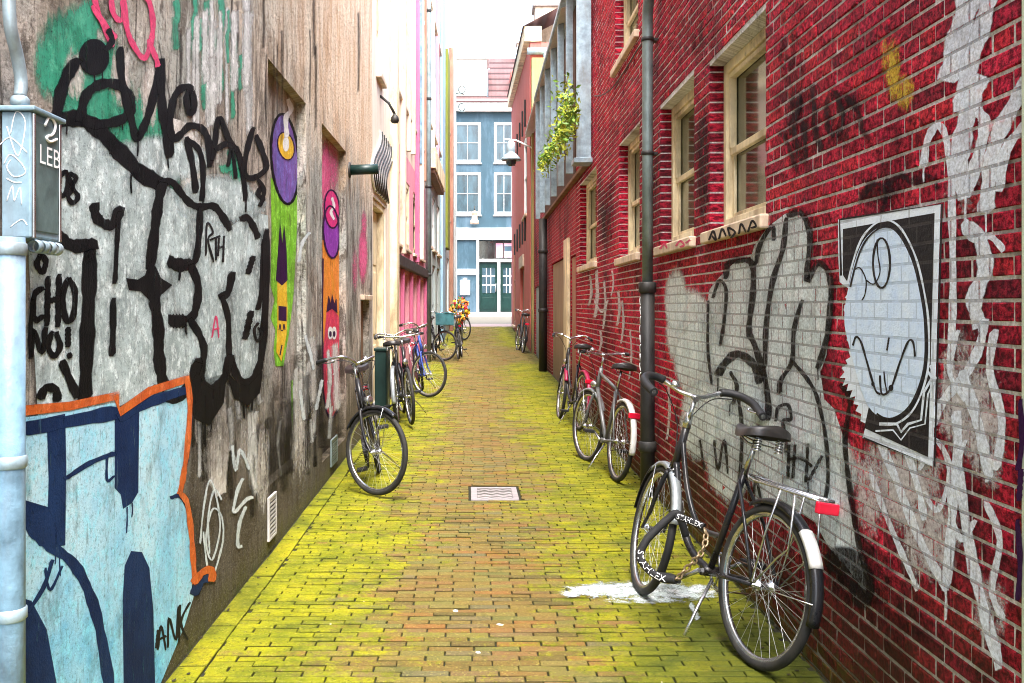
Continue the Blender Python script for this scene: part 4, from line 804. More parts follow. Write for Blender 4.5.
# every brick of the cross bond, laid in front of the mortar
mb = MB(); row = 0; RH, jt = .0625, .0105; rb = random.Random(11)
r0 = math.floor(-.05 / RH)
for row in range(r0, int(HB / RH)):
    v0, v1 = row * RH + jt / 2, (row + 1) * RH - jt / 2; vm = (v0 + v1) / 2
    bw = .22 if row % 2 else .11; off = 0 if row % 2 else .055
    blk = sorted((o[0], o[1]) for o in BO if o[2] - .02 < vm < o[3] + .01)
    i0 = int((ub0 + off) / bw)
    for i in range(i0, int((ub1 + off) / bw) + 1):
        a, b = i * bw - off + jt / 2, (i + 1) * bw - off - jt / 2; a, b = max(a, ub0 + .002), min(b, ub1 - .002)
        sp = [(a, b)]
        for p, q in blk:
            n = []
            for c, d in sp:
                if d <= p or c >= q: n.append((c, d))
                else:
                    if c < p: n.append((c, p - .0015))
                    if d > q: n.append((q + .0015, d))
            sp = n
        for c, d in sp:
            if d - c < .012: continue
            w = rb.gauss(0, .0012); tx = rb.gauss(0, .0010); ty = rb.gauss(0, .0006); e = .0035; r = min(1, max(0, rb.gauss(.5, .27))); j = [rb.uniform(-.0016, .0016) for _ in range(4)]
            w = max(-.003, min(.0022, w))
            P0 = [(c + e + j[0], v0 + e + j[1]), (d - e + j[2], v0 + e + j[3]), (d - e + j[1], v1 - e + j[2]), (c + e + j[3], v1 - e + j[0])]; P1 = [(c, v0), (d, v0), (d, v1), (c, v1)]
            W0 = [w - tx - ty, w + tx - ty, w + tx + ty, w - tx + ty]
            vs = [RW.pt(u, v, W0[k]) for k, (u, v) in enumerate(P0)] + [RW.pt(u, v, W0[k] - .004) for k, (u, v) in enumerate(P1)] + [RW.pt(u, v, -MD - .002) for u, v in P1]
            mb.add(vs, [(0, 1, 2, 3)] + [(4 + k, 4 + (k + 1) % 4, (k + 1) % 4, k) for k in range(4)] + [(8 + k, 8 + (k + 1) % 4, 4 + (k + 1) % 4, 4 + k) for k in range(4)], uv=P0 + P1 + P1, r=r)
mb.build('brickwork', M['brick'], bb)
# dark brick linings of the window reveals are in the mortar wall; add brick reveal slips
for o in (w1, w2, w3, w4, w5):
  for u, s in ((o[1], -1), (o[0], 1)):
    mb = MB()
    for row in range(int(o[2] / RH), int(o[3] / RH) + 1):
        v0, v1 = max(row * RH + jt / 2, o[2]), min((row + 1) * RH - jt / 2, o[3])
        if v1 - v0 < .01: continue
        mb.box((min(u, u + s * .004), v0, -.166), (max(u, u + s * .004), v1, -.003), RW.pt, r=rb.random() * .5)
    mb.build('reveal_brick', M['brick'], bb)
for o, k in ((w1, 1), (w2, 1), (w3, 1), (w4, 1), (w5, 1), (w6, 0), (w7, 0)):
    wo, so = window(RW, bb, *o[:4], o[4], 'cream', 'glass', .062, .47 if k else .5, sillout=.045, sillh=.075)
    if o is w1 or o is w2:
        p = Paint(RW, .0465)
        if o is w1: p.strokes([[(709, 240), (713, 231), (716, 240), (712, 236)], [(719, 239), (722, 229), (726, 236)], [(730, 236), (728, 228), (735, 232), (731, 238)], [(739, 234), (741, 224), (746, 232)], [(748, 232), (752, 221), (756, 226), (751, 228)]], 1.6)
        else: p.strokes([[(660, 249), (664, 244), (667, 248)], [(676, 246), (680, 241), (684, 245), (680, 247)], [(686, 243), (690, 240)]], 1.4)
        p.done('scribble', P_['thinblack' if o is w1 else 'pinktag'], so)
for o in (w1, w2):
    mb = MB(); 
# ---- right-hand near door with pale green frame
mb = MB(); a, b, c, d, _ = ndoor; fbox(mb, RW, b - .10, b, 0, d, -.115, .012); fbox(mb, RW, a, a + .10, 0, d, -.115, .012); fbox(mb, RW, a + .1, b - .1, d - .1, d, -.115, .012)
M['palegreen'] = simple('pale_green_paint', (.52, .60, .46), .5, var=.15, scale=4, dirt=(.25, .26, .18)); mb.build('door_frame', M['palegreen'], bb, bevel=.006)
mb = MB(); fbox(mb, RW, a + .104, b - .104, .02, d - .104, -.11, -.06); mb.build('door', M['palegreen'], bb, bevel=.004)
p = Paint(RW, .0135); p.strokes([[(1020, 400), (1022, 440), (1018, 470)], [(1017, 520), (1020, 560), (1018, 600)], [(1021, 470), (1019, 500)]], 4); p.done('purple_scrawl', P_['purplehair'], bb)
# ---- graffiti on the brick
p = Paint(RW, .0030)
for x, y, a, b, al in ((800, 120, 24, 50, .6), (845, 120, 30, 50, .55), (900, 150, 40, 60, .5), (790, 80, 22, 90, .45), (703, 165, 9, 80, .95), (650, 190, 9, 60, .8), (608, 215, 9, 50, .7), (690, 35, 26, 40, .5), (880, 190, 30, 20, .7), (860, 575, 50, 40, .8), (800, 560, 40, 60, .5), (780, 30, 60, 50, .3), (600, 330, 20, 60, .4), (815, 250, 20, 40, .3), (900, 620, 60, 40, .5)): p.blob(x, y, a, b, al)
p.strokes([[(830, 92), (838, 96), (842, 120), (836, 134), (828, 128), (826, 106), (832, 94)], [(846, 96), (858, 112), (862, 130), (870, 140)], [(800, 95), (794, 125), (800, 160), (806, 150), (802, 120)], [(858, 205), (866, 190), (880, 184), (886, 200), (880, 214)], [(886, 186), (900, 176), (914, 182), (930, 176), (938, 190)], [(780, 130), (790, 150), (796, 172)], [(812, 80), (816, 130), (822, 150)]], 6, soft=.7)
p.done('soot_tag', P_['bsoot'], bb, label='faded sooty black tags high on the brick')
p = Paint(RW, .0034); p.blob(893, 70, 9, 40, .9).blob(904, 92, 12, 22, .9).blob(884, 55, 6, 20, .6); p.done('yellow_mist', P_['byellow'], bb)
p = Paint(RW, .0040)
p.fill([(708, 310), (712, 290), (720, 280), (728, 272), (738, 262), (752, 260), (757, 246), (769, 229), (786, 216), (800, 213), (810, 234), (807, 274), (818, 264), (829, 278), (829, 320), (824, 355), (818, 372), (822, 400), (832, 410), (842, 440), (846, 480), (850, 525), (864, 570), (866, 592), (852, 570), (830, 545), (816, 520), (800, 510), (770, 505), (758, 500), (752, 470), (742, 440), (728, 410), (715, 385), (706, 350)], 3)
p.blob(690, 330, 28, 48, .75).blob(700, 360, 30, 46, .8).blob(735, 400, 34, 50, .8).blob(730, 450, 30, 60, .7).blob(700, 420, 24, 50, .55).blob(820, 470, 44, 50, .7).blob(676, 300, 14, 40, .5)
p.done('silver_piece', P_['bsilver'], bb, label='silver sprayed flame-like lettering on brick')
p = Paint(RW, .0048)
S_ = [([(726, 278), (728, 264), (740, 260), (752, 264), (753, 292), (749, 330), (755, 346), (766, 384), (769, 420)], 4.5), ([(713, 298), (719, 281), (726, 290), (724, 322), (720, 346)], 2.6), ([(786, 218), (783, 248), (772, 284), (766, 329), (765, 368)], 4), ([(756, 264), (760, 245), (772, 226), (774, 240)], 3.5), ([(788, 216), (801, 213), (810, 235), (807, 280), (818, 263), (829, 274), (831, 297), (827, 336), (818, 368)], 4.5), ([(802, 300), (794, 330), (792, 361), (781, 380), (779, 393)], 3.5), ([(718, 375), (726, 362), (738, 354), (753, 364), (760, 382)], 6), ([(792, 361), (808, 380), (818, 400), (826, 440), (828, 480), (824, 505)], 3), ([(840, 385), (850, 400), (845, 440), (850, 490), (858, 540), (870, 588)], 4), ([(776, 421), (778, 408), (788, 405), (791, 419), (783, 421), (786, 440), (786, 452)], 2.6), ([(789, 445), (788, 478)], 2.4), ([(795, 445), (793, 478)], 2.4), ([(808, 444), (806, 482)], 2.4), ([(788, 460), (800, 458), (812, 466)], 2.4), ([(822, 456), (809, 480)], 2.4), ([(708, 300), (708, 350), (712, 385)], 2.2), ([(738, 395), (742, 430), (740, 480)], 3), ([(714, 440), (718, 470), (724, 440), (728, 474)], 2), ([(745, 470), (752, 500), (756, 480), (762, 505)], 2), ([(730, 372), (737, 386), (733, 404)], 3), ([(700, 440), (704, 470)], 1.8)]
for pts, w in S_: p.stroke(pts, w, .5)
p.drips([(718, 378, 14), (765, 370, 24), (781, 382, 10), (818, 368, 12), (808, 482, 14), (730, 404, 12), (870, 590, 14)], 1).blob(862, 586, 14, 26, .95).blob(842, 560, 22, 16, .8); p.done('black_outline', P_['bblack'], bb, label='black outline of the silver lettering on brick')
hz = Paint(RW, .0044)
for it in p.its:
    if len(it[4]) > 2: hz.stroke(it[4], 12, .95)
hz.done('overspray', P_['boverspray'], bb)
p = Paint(RW, .0044)
p.stroke([(972, -20), (966, 10), (956, 50), (950, 78)], 17, .5).stroke([(992, -20), (984, 20), (974, 50), (966, 80), (962, 110)], 13, .5).stroke([(980, 78), (972, 100), (964, 130), (960, 165), (966, 195)], 14, .5).stroke([(978, 112), (985, 125), (976, 165), (966, 195)], 9, .5)
p.stroke([(1030, 78), (1012, 108), (996, 140), (990, 175), (986, 210)], 12, .5).stroke([(924, 166), (927, 142), (936, 126), (944, 132), (950, 160), (952, 210), (953, 300), (950, 360)], 6, .35).stroke([(964, 225), (980, 240), (985, 270), (974, 300), (980, 325)], 11, .6).stroke([(1030, 120), (1006, 150), (1000, 190)], 8, .4)
p.stroke([(984, 320), (980, 345), (966, 374), (944, 400), (930, 428)], 7, .6).stroke([(962, 372), (970, 396), (982, 440), (990, 480)], 8, .6).stroke([(956, 412), (958, 450), (952, 520), (946, 590)], 7, .6).stroke([(958, 470), (972, 560), (984, 610), (1000, 668)], 8, .6).stroke([(880, 440), (900, 490), (920, 540), (948, 590)], 6, .6).stroke([(900, 430), (916, 480), (925, 520)], 5, .6).stroke([(965, 225), (974, 240), (990, 236), (1004, 250)], 5, .6).stroke([(995, 330), (990, 370), (1002, 420), (996, 470)], 6, .6).stroke([(920, 470), (935, 440), (950, 470), (938, 510), (924, 492)], 4, .6).stroke([(965, 440), (950, 500), (962, 540), (975, 520)], 4, .6).stroke([(985, 500), (1000, 540), (992, 590), (1004, 620)], 5, .6).stroke([(870, 470), (884, 510), (905, 560), (918, 590)], 4, .6).stroke([(958, 330), (950, 372), (966, 400)], 4, .6).drips([(946, 590, 30), (1000, 640, 25), (930, 430, 30), (986, 212, 50), (966, 196, 40), (924, 168, 14)], 1.6)
p.done('white_tag', P_['bwhite'], bb, label='broad dripping white tag at the right edge')
p = Paint(RW, .0037)
p.blob(905, 480, 46, 70, .8).blob(930, 540, 40, 50, .75).blob(960, 400, 30, 80, .7).blob(985, 430, 26, 80, .65).blob(965, 180, 34, 60, .3).blob(990, 610, 24, 50, .5).blob(870, 490, 24, 60, .6)
for x, y0, y1, w in ((590, 276, 306, 2.2), (596, 270, 318, 3), (604, 280, 330, 2), (618, 290, 326, 2.4), (622, 300, 344, 2), (612, 270, 296, 1.6), (600, 330, 352, 2), (672, 280, 360, 2), (680, 300, 340, 3), (668, 380, 440, 2.4), (630, 330, 380, 1.6)): p.stroke([(x, y0), (x + 1.5, (y0 + y1) / 2), (x - 1, y1)], w, .6)
p.stroke([(594, 300), (602, 312), (608, 300)], 2, .6); p.done('faint_white', P_['bfaint'], bb, label='thin worn white scrawls')
# ---- torn paste-up poster
po = thing('poster', 'torn black and white paste-up poster with an egg-shaped face on the red brick', 'poster', RW.pt(*RW.px(890, 330)))
def sheet(W, pts, w0, w1): mb = MB(); mb.prism([W.px(x, y) for x, y in pts], W.pt, w0, w1); return mb
torn = [(845, 310), (849, 318), (846, 326), (850, 334), (848, 340), (853, 346), (850, 351), (852, 357), (847, 360), (849, 364), (843, 368), (846, 372), (841, 378), (847, 378), (844, 386), (850, 383), (848, 391), (854, 390), (851, 398), (857, 396), (855, 404), (860, 405), (857, 411), (863, 414), (862, 421), (868, 424), (864, 438)]
def pasted(name, c1, c2, dk):                # paper pasted over brick: the joints print through it
    t = NT(name); uv = t.uv(); b = brickmask(t, uv); n = t.noise(uv, 9, 7, .75); f = t.noise(uv, 60, 6, .75)
    c = t.mix(t.mr(n, .35, .65), c1, c2); c = t.mix(t.math('MULTIPLY', b.outputs['Fac'], t.mr(n, .3, .6, .15, .65)), c, dk); c = t.mix(t.mr(f, .56, .68, 0, .5), c, dk)
    return t.bsdf(c, .7, 0, t.bump(t.math('SUBTRACT', f, t.math('MULTIPLY', b.outputs['Fac'], 1.2)), .8, .008), .2)
M['paper'] = pasted('poster_paper', (.78, .86, .96), (.66, .74, .84), (.30, .32, .36)); M['ink'] = pasted('poster_ink', (.006, .005, .007), (.012, .010, .012), (.06, .05, .05)); M['paleface'] = pasted('poster_pale_blue', (.56, .72, .95), (.72, .84, .98), (.28, .36, .48))
A0, A1, A2, A3 = (839.5, 219.5), (942, 204), (934.5, 466.5), (864, 438)
tl = [(839.5, 250), (841, 282), (852, 290), (846, 298), (858, 300), (846, 305)]
sheet(RW, [A1, A0] + tl + torn + [A2], .0045, .0058).build('paper_sheet', M['paper'], po)
def lerp(a, b, t): return (a[0] + (b[0] - a[0]) * t, a[1] + (b[1] - a[1]) * t)
# thin black outer line, then the inner black field
pp = Paint(RW, .0064)
pp.stroke([(841, 275), A0, A1, A2, A3], 1.8, .15, False); pp.done('edge_line', M['ink'], po)
blk = sheet(RW, [(936.5, 213), (844.5, 229), (844.5, 275), (853, 288), (848, 300), (860, 330), (872, 400), (866, 428), (930, 457)], .0058, .0064); blk.build('black_field', M['ink'], po)
oval = cat([(846, 318), (852, 279), (862, 247), (875, 231), (888, 227), (901, 236), (914, 262), (922, 295), (926, 326), (925, 368), (913, 402), (896, 417), (880, 416), (866, 398), (852, 350)], 5, True)
sheet(RW, oval, .0064, .0069).build('egg_face', M['paleface'], po)
pp = Paint(RW, .0074)
def ring(k): c = (888, 325); return [((x - c[0]) * k + c[0], (y - c[1]) * k + c[1]) for x, y in oval]
pp.stroke(ring(1.07)[4:60] , 1.8, .15, False); pp.stroke([(928, 372), (932, 378), (924, 392), (921, 420), (908, 424), (901, 432), (897, 424), (880, 424)], 2.4, .15, False); pp.stroke([(930, 366), (936, 378), (928, 394), (925, 424), (910, 428), (901, 440), (893, 430), (876, 431)], 1.5, .15, False)
pp.done('white_line', M['paper'], po)
pp = Paint(RW, .0079)
pp.stroke(oval[4:62], 1.6, .15, False).stroke(ell(881.5, 263, 8.5, 25, 22) + [(890, 263)], 1.9, .15, False).stroke([(854, 270), (860, 268), (866, 280), (865, 294), (862, 300)], 1.1, .15).stroke([(866, 280), (874, 284), (880, 272), (878, 256), (877, 240)], 1.1, .15)
pp.stroke([(853, 345), (856, 337), (861, 342), (867, 362), (875, 389), (880, 394)], 1.8, .15).stroke([(915, 356), (913, 342), (908, 342), (900, 362), (891, 388), (882, 394), (880, 376)], 1.8, .15).stroke([(887, 392), (885, 382), (884, 372)], 1.3, .15).stroke([(889, 338), (887, 350)], 1.5, .15); pp.fill(ell(891, 388, 2.2, 3, 10), .3).fill(ell(873, 384, 1.5, 2, 8), .3)
pp.done('face_drawing', M['ink'], po)
# ---- drainpipe on the brick
q = RW.px(647.5, 300, .08); pu = q[0]; t = thing('drainpipe', 'drainpipe on the red brick wall, zinc above and black cast iron below', 'drainpipe', RW.pt(pu, 0, .08))
vj = RW.px(647, 282, .08)[1]; vt = RW.px(647, 30, .08)[1]
mb = MB(); mb.tube([RW.pt(pu, vj - .02, .08)] + [RW.pt(pu, v, .08) for v in (3, vt)] + [RW.pt(pu - .04, vt + .14, .085), RW.pt(pu - .16, vt + .3, .085), RW.pt(pu - .42, vt + .55, .08), RW.pt(pu - .8, vt + .9, .08), RW.pt(pu - 1.3, vt + 1.35, .08)], .043, 16); mb.build('zinc_pipe', M['zinc'], t)
mb = MB(); mb.tube([RW.pt(pu, gh(7) - .05, .08), RW.pt(pu, .8, .08), RW.pt(pu, vj, .08)], .058, 16); mb.build('cast_iron_pipe', M['iron'], t)
for v in (vj - .04, .42): mb = MB(); mb.lathe([(.06, -.05), (.072, -.04), (.072, .03), (.06, .04)], RW.pt(pu, v, .08), 'z', 16); mb.build('pipe_socket', M['iron'], t)
for v in (2.75, vt - .1): mb = MB(); mb.lathe([(.045, 0), (.052, .004), (.052, .03), (.045, .034)], RW.pt(pu, v, .08), 'z', 16); fbox(mb, RW, pu - .012, pu + .07, v + .006, v + .028, 0, .05); mb.build('pipe_clamp', M['iron'], t)
p = MB(); rr = random.Random(2)
for k in range(9):
    v = .95 + k * .075; p.tube([RW.pt(pu - .01 + rr.uniform(-.02, .02), v, .1405), RW.pt(pu + rr.uniform(-.02, .02), v + .04, .1405), RW.pt(pu + rr.uniform(-.03, .02), v + .06, .139)], .004, 5)
p.build('white_scribble', M['lettering'], t)
# thin cable sagging along the wall
t = thing('cable', 'thin dark cable sagging along the brick left of the zinc drainpipe', 'cable', RW.pt(*RW.px(620, 70))); mb = MB(); mb.tube([RW.pt(*RW.px(x, y, .02), .02) for x, y in cat([(594, 96), (602, 95), (612, 88), (624, 72), (636, 52), (643, 42)], 5)], .007, 6); mb.build('wire', M['iron'], t)
# ================================================================== gallery building with doors
u0, u1 = U(13.9), U(24.8)
gb = thing('gallery_building', 'low brick building with weathered plank doors below a galvanised steel screen', 'building', RW.pt(u0, 0))
d1 = (U(14.0), U(14.75), .1, 2.3, .08); d2 = (U(15.5), U(18.5), .1, 2.35, .10); d3 = (U(20.6), U(23.8), .1, 2.0, .1)
wall_mesh(RW, u0, u1, -.1, 6.0, [d1, d2, d3]).build('wall', M['brick_far'], gb); body(RW, u0, u1, -.1, 6.0, gb, depth=4)
for o, m, nm in ((d1, 'woodred', 'plank_door'), (d2, 'wood', 'plank_door'), (d3, 'tealwall', 'metal_door')): mb = MB(); fbox(mb, RW, o[0] + .01, o[1] - .01, .12, o[3] - .02, -o[4] + .004, -.02); mb.build(nm, M[m], gb, bevel=.004)
mb = MB(); fbox(mb, RW, U(14.8), U(15.45), .08, 2.6, .002, .05); mb.build('door_jamb', M['cream'], gb, bevel=.008)
mb = MB(); mb.add([RW.pt(u0, 6.0, .22), RW.pt(u1, 6.0, .22), RW.pt(u1, 7.2, -3.5), RW.pt(u0, 7.2, -3.5)], [(0, 1, 2, 3)]); mb.add([RW.pt(u0, 5.9, .22), RW.pt(u1, 5.9, .22), RW.pt(u1, 7.1, -3.5), RW.pt(u0, 7.1, -3.5)], [(3, 2, 1, 0)]); mb.build('roof', M['white'], gb)
# the screen of upright galvanised fins
gs = thing('steel_screen', 'galvanised steel screen of upright fins hung above the plank doors', 'screen', RW.pt(U(15), 3.4, .2)); gz0, gz1, gb0 = 11.95, 20.4, 3.40
N = 7
for k in range(N):
    z = gz0 + (gz1 - gz0) * k / (N - 1); mb = MB(); mb.box((U(z), gb0, .015 if k == 0 else .10), (U(z) + .06, 5.95, .20), RW.pt); mb.build('fin', M['galv'], gs, bevel=.004)
mb = MB(); fbox(mb, RW, U(gz0) - .03, U(gz0) + .32, gb0 - .06, gb0 + .0, .0, .235); mb.build('foot_bracket', M['galv'], gs, bevel=.005)
mb = MB(); fbox(mb, RW, U(gz0), U(gz1) + .1, 5.952, 6.02, .0, .24); mb.build('top_rail', M['galv'], gs, bevel=.005); mb = MB(); fbox(mb, RW, U(gz0) + .4, U(gz1), gb0 - .05, gb0 - .003, .0, .08); mb.build('bottom_rail', M['woodbrown'], gs, bevel=.004); mb = MB(); fbox(mb, RW, U(13.92), U(gz1), gb0, 5.94, .004, .012); mb.build('backing', M['rust'], gs)
# the big dark iron post/drain beside the doors
t = thing('downpipe_post', 'thick black iron downpipe standing between the plank doors and the far metal door', 'drainpipe', RW.pt(U(19.3), gh(19.3), .12)); mb = MB(); mb.tube([RW.pt(U(19.3), gh(19.3) - .05, .12), RW.pt(U(19.3), 2, .12), RW.pt(U(19.3), 3.3, .12)], .085, 16); mb.build('pipe', M['iron'], t); mb = MB()
for v in (1.4, 2.6): mb.lathe([(.088, 0), (.1, .01), (.1, .07), (.088, .08)], RW.pt(U(19.3), v, .12), 'z', 16)
mb.build('pipe_collar', M['iron'], t)
# climbing plant on the screen
cpz = thing('climbing_plant', 'leafy green climbing plant spilling over the galvanised steel fins', 'plant', RW.pt(U(14.5), 4, .25)); rp = random.Random(4)
stem = MB(); lv = MB(); lv2 = MB()
def leafquad(mb, c, s, rg):
    n = Vector((rg.gauss(0, 1), rg.gauss(0, 1), rg.gauss(0, .8) + .5)).normalized(); a = n.orthogonal().normalized(); a.rotate(Matrix.Rotation(rg.uniform(0, 6.28), 3, n)); b = n.cross(a); c = Vector(c)
    mb.add([c - a * s, c - b * s * .42 + n * s * .1, c + a * s * .95, c + b * s * .42 + n * s * .1], [(0, 1, 2, 3)])
path = [(563, 94), (572, 104), (568, 116), (562, 128), (555, 140), (548, 150), (541, 158)]
for pi, (x, y) in enumerate(cat(path, 4)):
    w = .30; u, v = RW.px(x, y, w); rad = .26 - .006 * pi
    for k in range(44):
        g = (rp.gauss(0, .42) * rad * 1.6, rp.gauss(0, .5) * rad * 1.0, rp.gauss(0, .3) * rad)
        c = RW.pt(u + g[0], v + g[1] - abs(rp.gauss(0, .1)), max(.23, w + g[2])); leafquad(lv if rp.random() < .6 else lv2, c, rp.uniform(.025, .055), rp)
for k in range(4):
    x, y = path[k + 2]; u, v = RW.px(x, y, .27); L = rp.uniform(.2, .45); pts = [RW.pt(u + rp.gauss(0, .08) * j, v - L * j / 4, .27 + .03 * math.sin(j)) for j in range(5)]; stem.tube(pts, .008, 5)
    for j in range(40): t_ = rp.random(); c = Vector(pts[0]).lerp(Vector(pts[-1]), t_); leafquad(lv2, c + Vector((rp.gauss(0, .05), rp.gauss(0, .08), rp.gauss(0, .05))), rp.uniform(.025, .05), rp)
stem.tube([RW.pt(*RW.px(x, y, .26), .26) for x, y in cat(path, 4)], .014, 6)
stem.build('stem', M['stem'], cpz); lv.build('leaves', M['leaf'], cpz, fix=False); lv2.build('young_leaves', M['leaf2'], cpz, fix=False)
# ================================================================== red gabled house at the far right corner
u0, u1 = U(24.8), U(38.5)
gh_ = thing('red_gabled_house', 'red rendered house at the far end on the right with black iron wall anchors', 'house', RW.pt(u0, 0)); OUT = .08
class _G: pass
gw = _G(); gw.pt = lambda u, v, w=0: RW.pt(u, v, w + OUT)
ops = [(U(26.4), U(28.2), 4.1, 6.4, .1), (U(28.0), U(30.5), .3, 2.7, .16), (U(34.5), U(36.5), .8, 4.2, .1)]
mb = wall_mesh(gw, u0, u1, -.1, 8.4, ops, back=.6)
mb.add([gw.pt(u0, 8.4), gw.pt(u1, 8.4), gw.pt(u1, 9.6), gw.pt(u0, 8.5)], [(0, 1, 2, 3)], uv=[(u0, 8.4), (u1, 8.4), (u1, 9.6), (u0, 8.5)])
mb.build('wall', M['gable'], gh_); body(RW, u0, u1, -.1, 8.4, gh_)
window(gw, gh_, *ops[0][:4], .1, 'white', 'glassblue', .14); window(gw, gh_, *ops[2][:4], .1, 'woodred', 'glassdark', .1)
mb = MB(); fbox(mb, gw, ops[1][0] + .02, ops[1][1] - .02, .35, 2.66, -.15, -.09); mb.build('door', M['wood'], gh_); mb = MB(); fbox(mb, gw, ops[1][0] - .1, ops[1][1] + .1, 2.7, 3.05, .002, .05); mb.build('lintel', M['sill'], gh_)
mb = MB(); mb.prism([(u0 - .05, 8.42), (u1 + .05, 9.55), (u1 + .05, 9.95), (u0 - .05, 8.82)], gw.pt, -.3, .16); mb.build('verge_board', M['cream'], gh_, bevel=.02)
mb = MB(); mb.add([gw.pt(u0 - .1, 8.8, .2), gw.pt(u1, 9.95, .2), gw.pt(u1, 11.5, -4), gw.pt(u0 - .1, 11.0, -4)], [(0, 1, 2, 3)]); mb.build('roof', M['tiles'], gh_)
mb = MB(); fbox(mb, gw, u0 - .42, u0 - .002, .2, 7.9, -.5, -.02); mb.build('side_pier', M['olive'], gh_, bevel=.01)
for z in (27, 28.6, 30.4, 32.4, 34.6):
    for v in (7.0, 3.75):
        mb = MB(); fbox(mb, gw, U(z) - .05, U(z) + .05, v - .38, v + .38, .002, .05); mb.build('wall_anchor', M['iron'], gh_, bevel=.01)
ch = thing('chimney', 'broad pinkish-grey chimney stack above the red gabled house', 'chimney', RW.pt(U(27), 9.3, -.3)); cx0 = U(26.4)
mb = MB(); mb.box((cx0, 8.7, -1.0), (cx0 + .8, 9.85, -.15), RW.pt); mb.build('stack', M['sill'], ch, bevel=.01); mb = MB(); mb.box((cx0 - .06, 9.852, -1.06), (cx0 + .86, 10.02, -.09), RW.pt); mb.build('cap', M['kerb'], ch, bevel=.01)
t = thing('rain_gutter', 'pale blue zinc gutter and hopper below the chimney stack', 'gutter', RW.pt(u0, 8.1, .1)); mb = MB(); mb.tube([RW.pt(u0 - .1, 8.15, -.55), RW.pt(u0 - .1, 8.15, .16)], .09, 10); mb.build('gutter', M['galv'], t); mb = MB(); mb.tube(cat([RW.pt(u0 - .1, 8.1, -.3), RW.pt(u0 - .1, 7.8, -.3), RW.pt(u0 - .12, 7.45, -.12), RW.pt(u0 - .12, 6.9, -.1), RW.pt(u0 - .12, 4.5, -.1)], 4), .06, 10); mb.build('downpipe', M['galv'], t); mb = MB(); mb.box((u0 - .3, 7.6, -.6), (u0 + .0 - .18, 8.05, -.42), RW.pt); mb.build('hopper', M['zinc'], t, bevel=.01)
# street lamp on its arm
LZ = 24.6; lxw = (511 - CX) / F * LZ; lzz = CAMH + (CY - 152) / F * LZ
sl = thing('street_lamp', 'grey bell-shaped street lamp hanging from a wall arm beside the red gabled house', 'street lamp', (lxw, LZ, lzz))
mb = MB(); mb.tube([RW.pt(U(24.4), 5.55, -.02), (1.25, LZ, lzz + .30), (lxw - .16, LZ, lzz + .33)], .022, 8); mb.build('arm', M['white'], sl)
mb = MB(); mb.lathe([(.02, .33), (.04, .30), (.11, .24), (.115, .02), (.10, -.02), (.17, -.08), (.25, -.17), (.255, -.22), (.2, -.225), (.05, -.1)], (lxw, LZ, lzz), 'z', 20); mb.build('lamp_shade', M['galv'], sl)
mb = MB(); mb.lathe([(.14, -.21), (.13, -.30), (.07, -.36), (0, -.37)], (lxw, LZ, lzz), 'z', 16); mb.build('lamp_glass', M['glassblue'], sl)
# ================================================================== blue shop building across the far street
BY = 55.2; sc_ = F / BY
def BX(x): return (x - CX) / sc_
def BZ(y): return CAMH + (CY - y) / sc_
class _B: pass
BW = _B(); BW.pt = lambda u, v, w=0: (u, BY - w, v)
gb_ = gh(55.2)
bl = thing('blue_shop_building', 'blue painted canal house with white trim and green double doors across the far street', 'house', (1, BY, gb_))
wins = []
for xa, xb in ((454, 481), (494, 514)):
    wins += [(BX(xa), BX(xb), BZ(163), BZ(122), .12), (BX(xa), BX(xb), BZ(215), BZ(172), .12)]
for k in (-1, 1):
    for a in (3.8, 6.6): 
        x = 1 + k * a - .6; wins += [(x, x + 1.3, BZ(163), BZ(122), .12), (x, x + 1.3, BZ(215), BZ(172), .12)]
shop = (BX(479), BX(516), gb_ + .02, BZ(240), .15)
wall_mesh(BW, -8, 9, gb_ - .2, BZ(112), wins + [shop]).build('wall', M['farblue'], bl)
mb = MB(); mb.box((-7.99, BY + .6, gb_ - .2), (8.99, BY + 9, BZ(112))); mb.build('core', M['body'], bl)
for o in wins: window(BW, bl, *o[:4], .12, 'white', 'glassblue', .11, .5, sillmat='white', bars=1, bev=.01)
def bxw(nm, x0, x1, y0, y1, m, w0=.003, w1=.06, par=None): mb = MB(); mb.box((x0, y0, w0), (x1, y1, w1), BW.pt); return mb.build(nm, M[m], par or bl, bevel=.01)
bxw('cornice', -8.05, 9.05, BZ(112), BZ(101), 'white', -.4, .3); bxw('shop_fascia', -7.98, 8.98, BZ(240), BZ(228), 'white', .003, .12)
bxw('frame_post', BX(453), BX(457), gb_, BZ(240.2), 'white', .003, .09); bxw('frame_post', BX(476.5), BX(479), gb_, BZ(240.2), 'white', .003, .09); bxw('frame_band', BX(457.1), BX(476.4), BZ(275), BZ(269), 'white'); bxw('plinth', BX(457), BX(476.4), gb_, BZ(309), 'farblue', .003, .05)
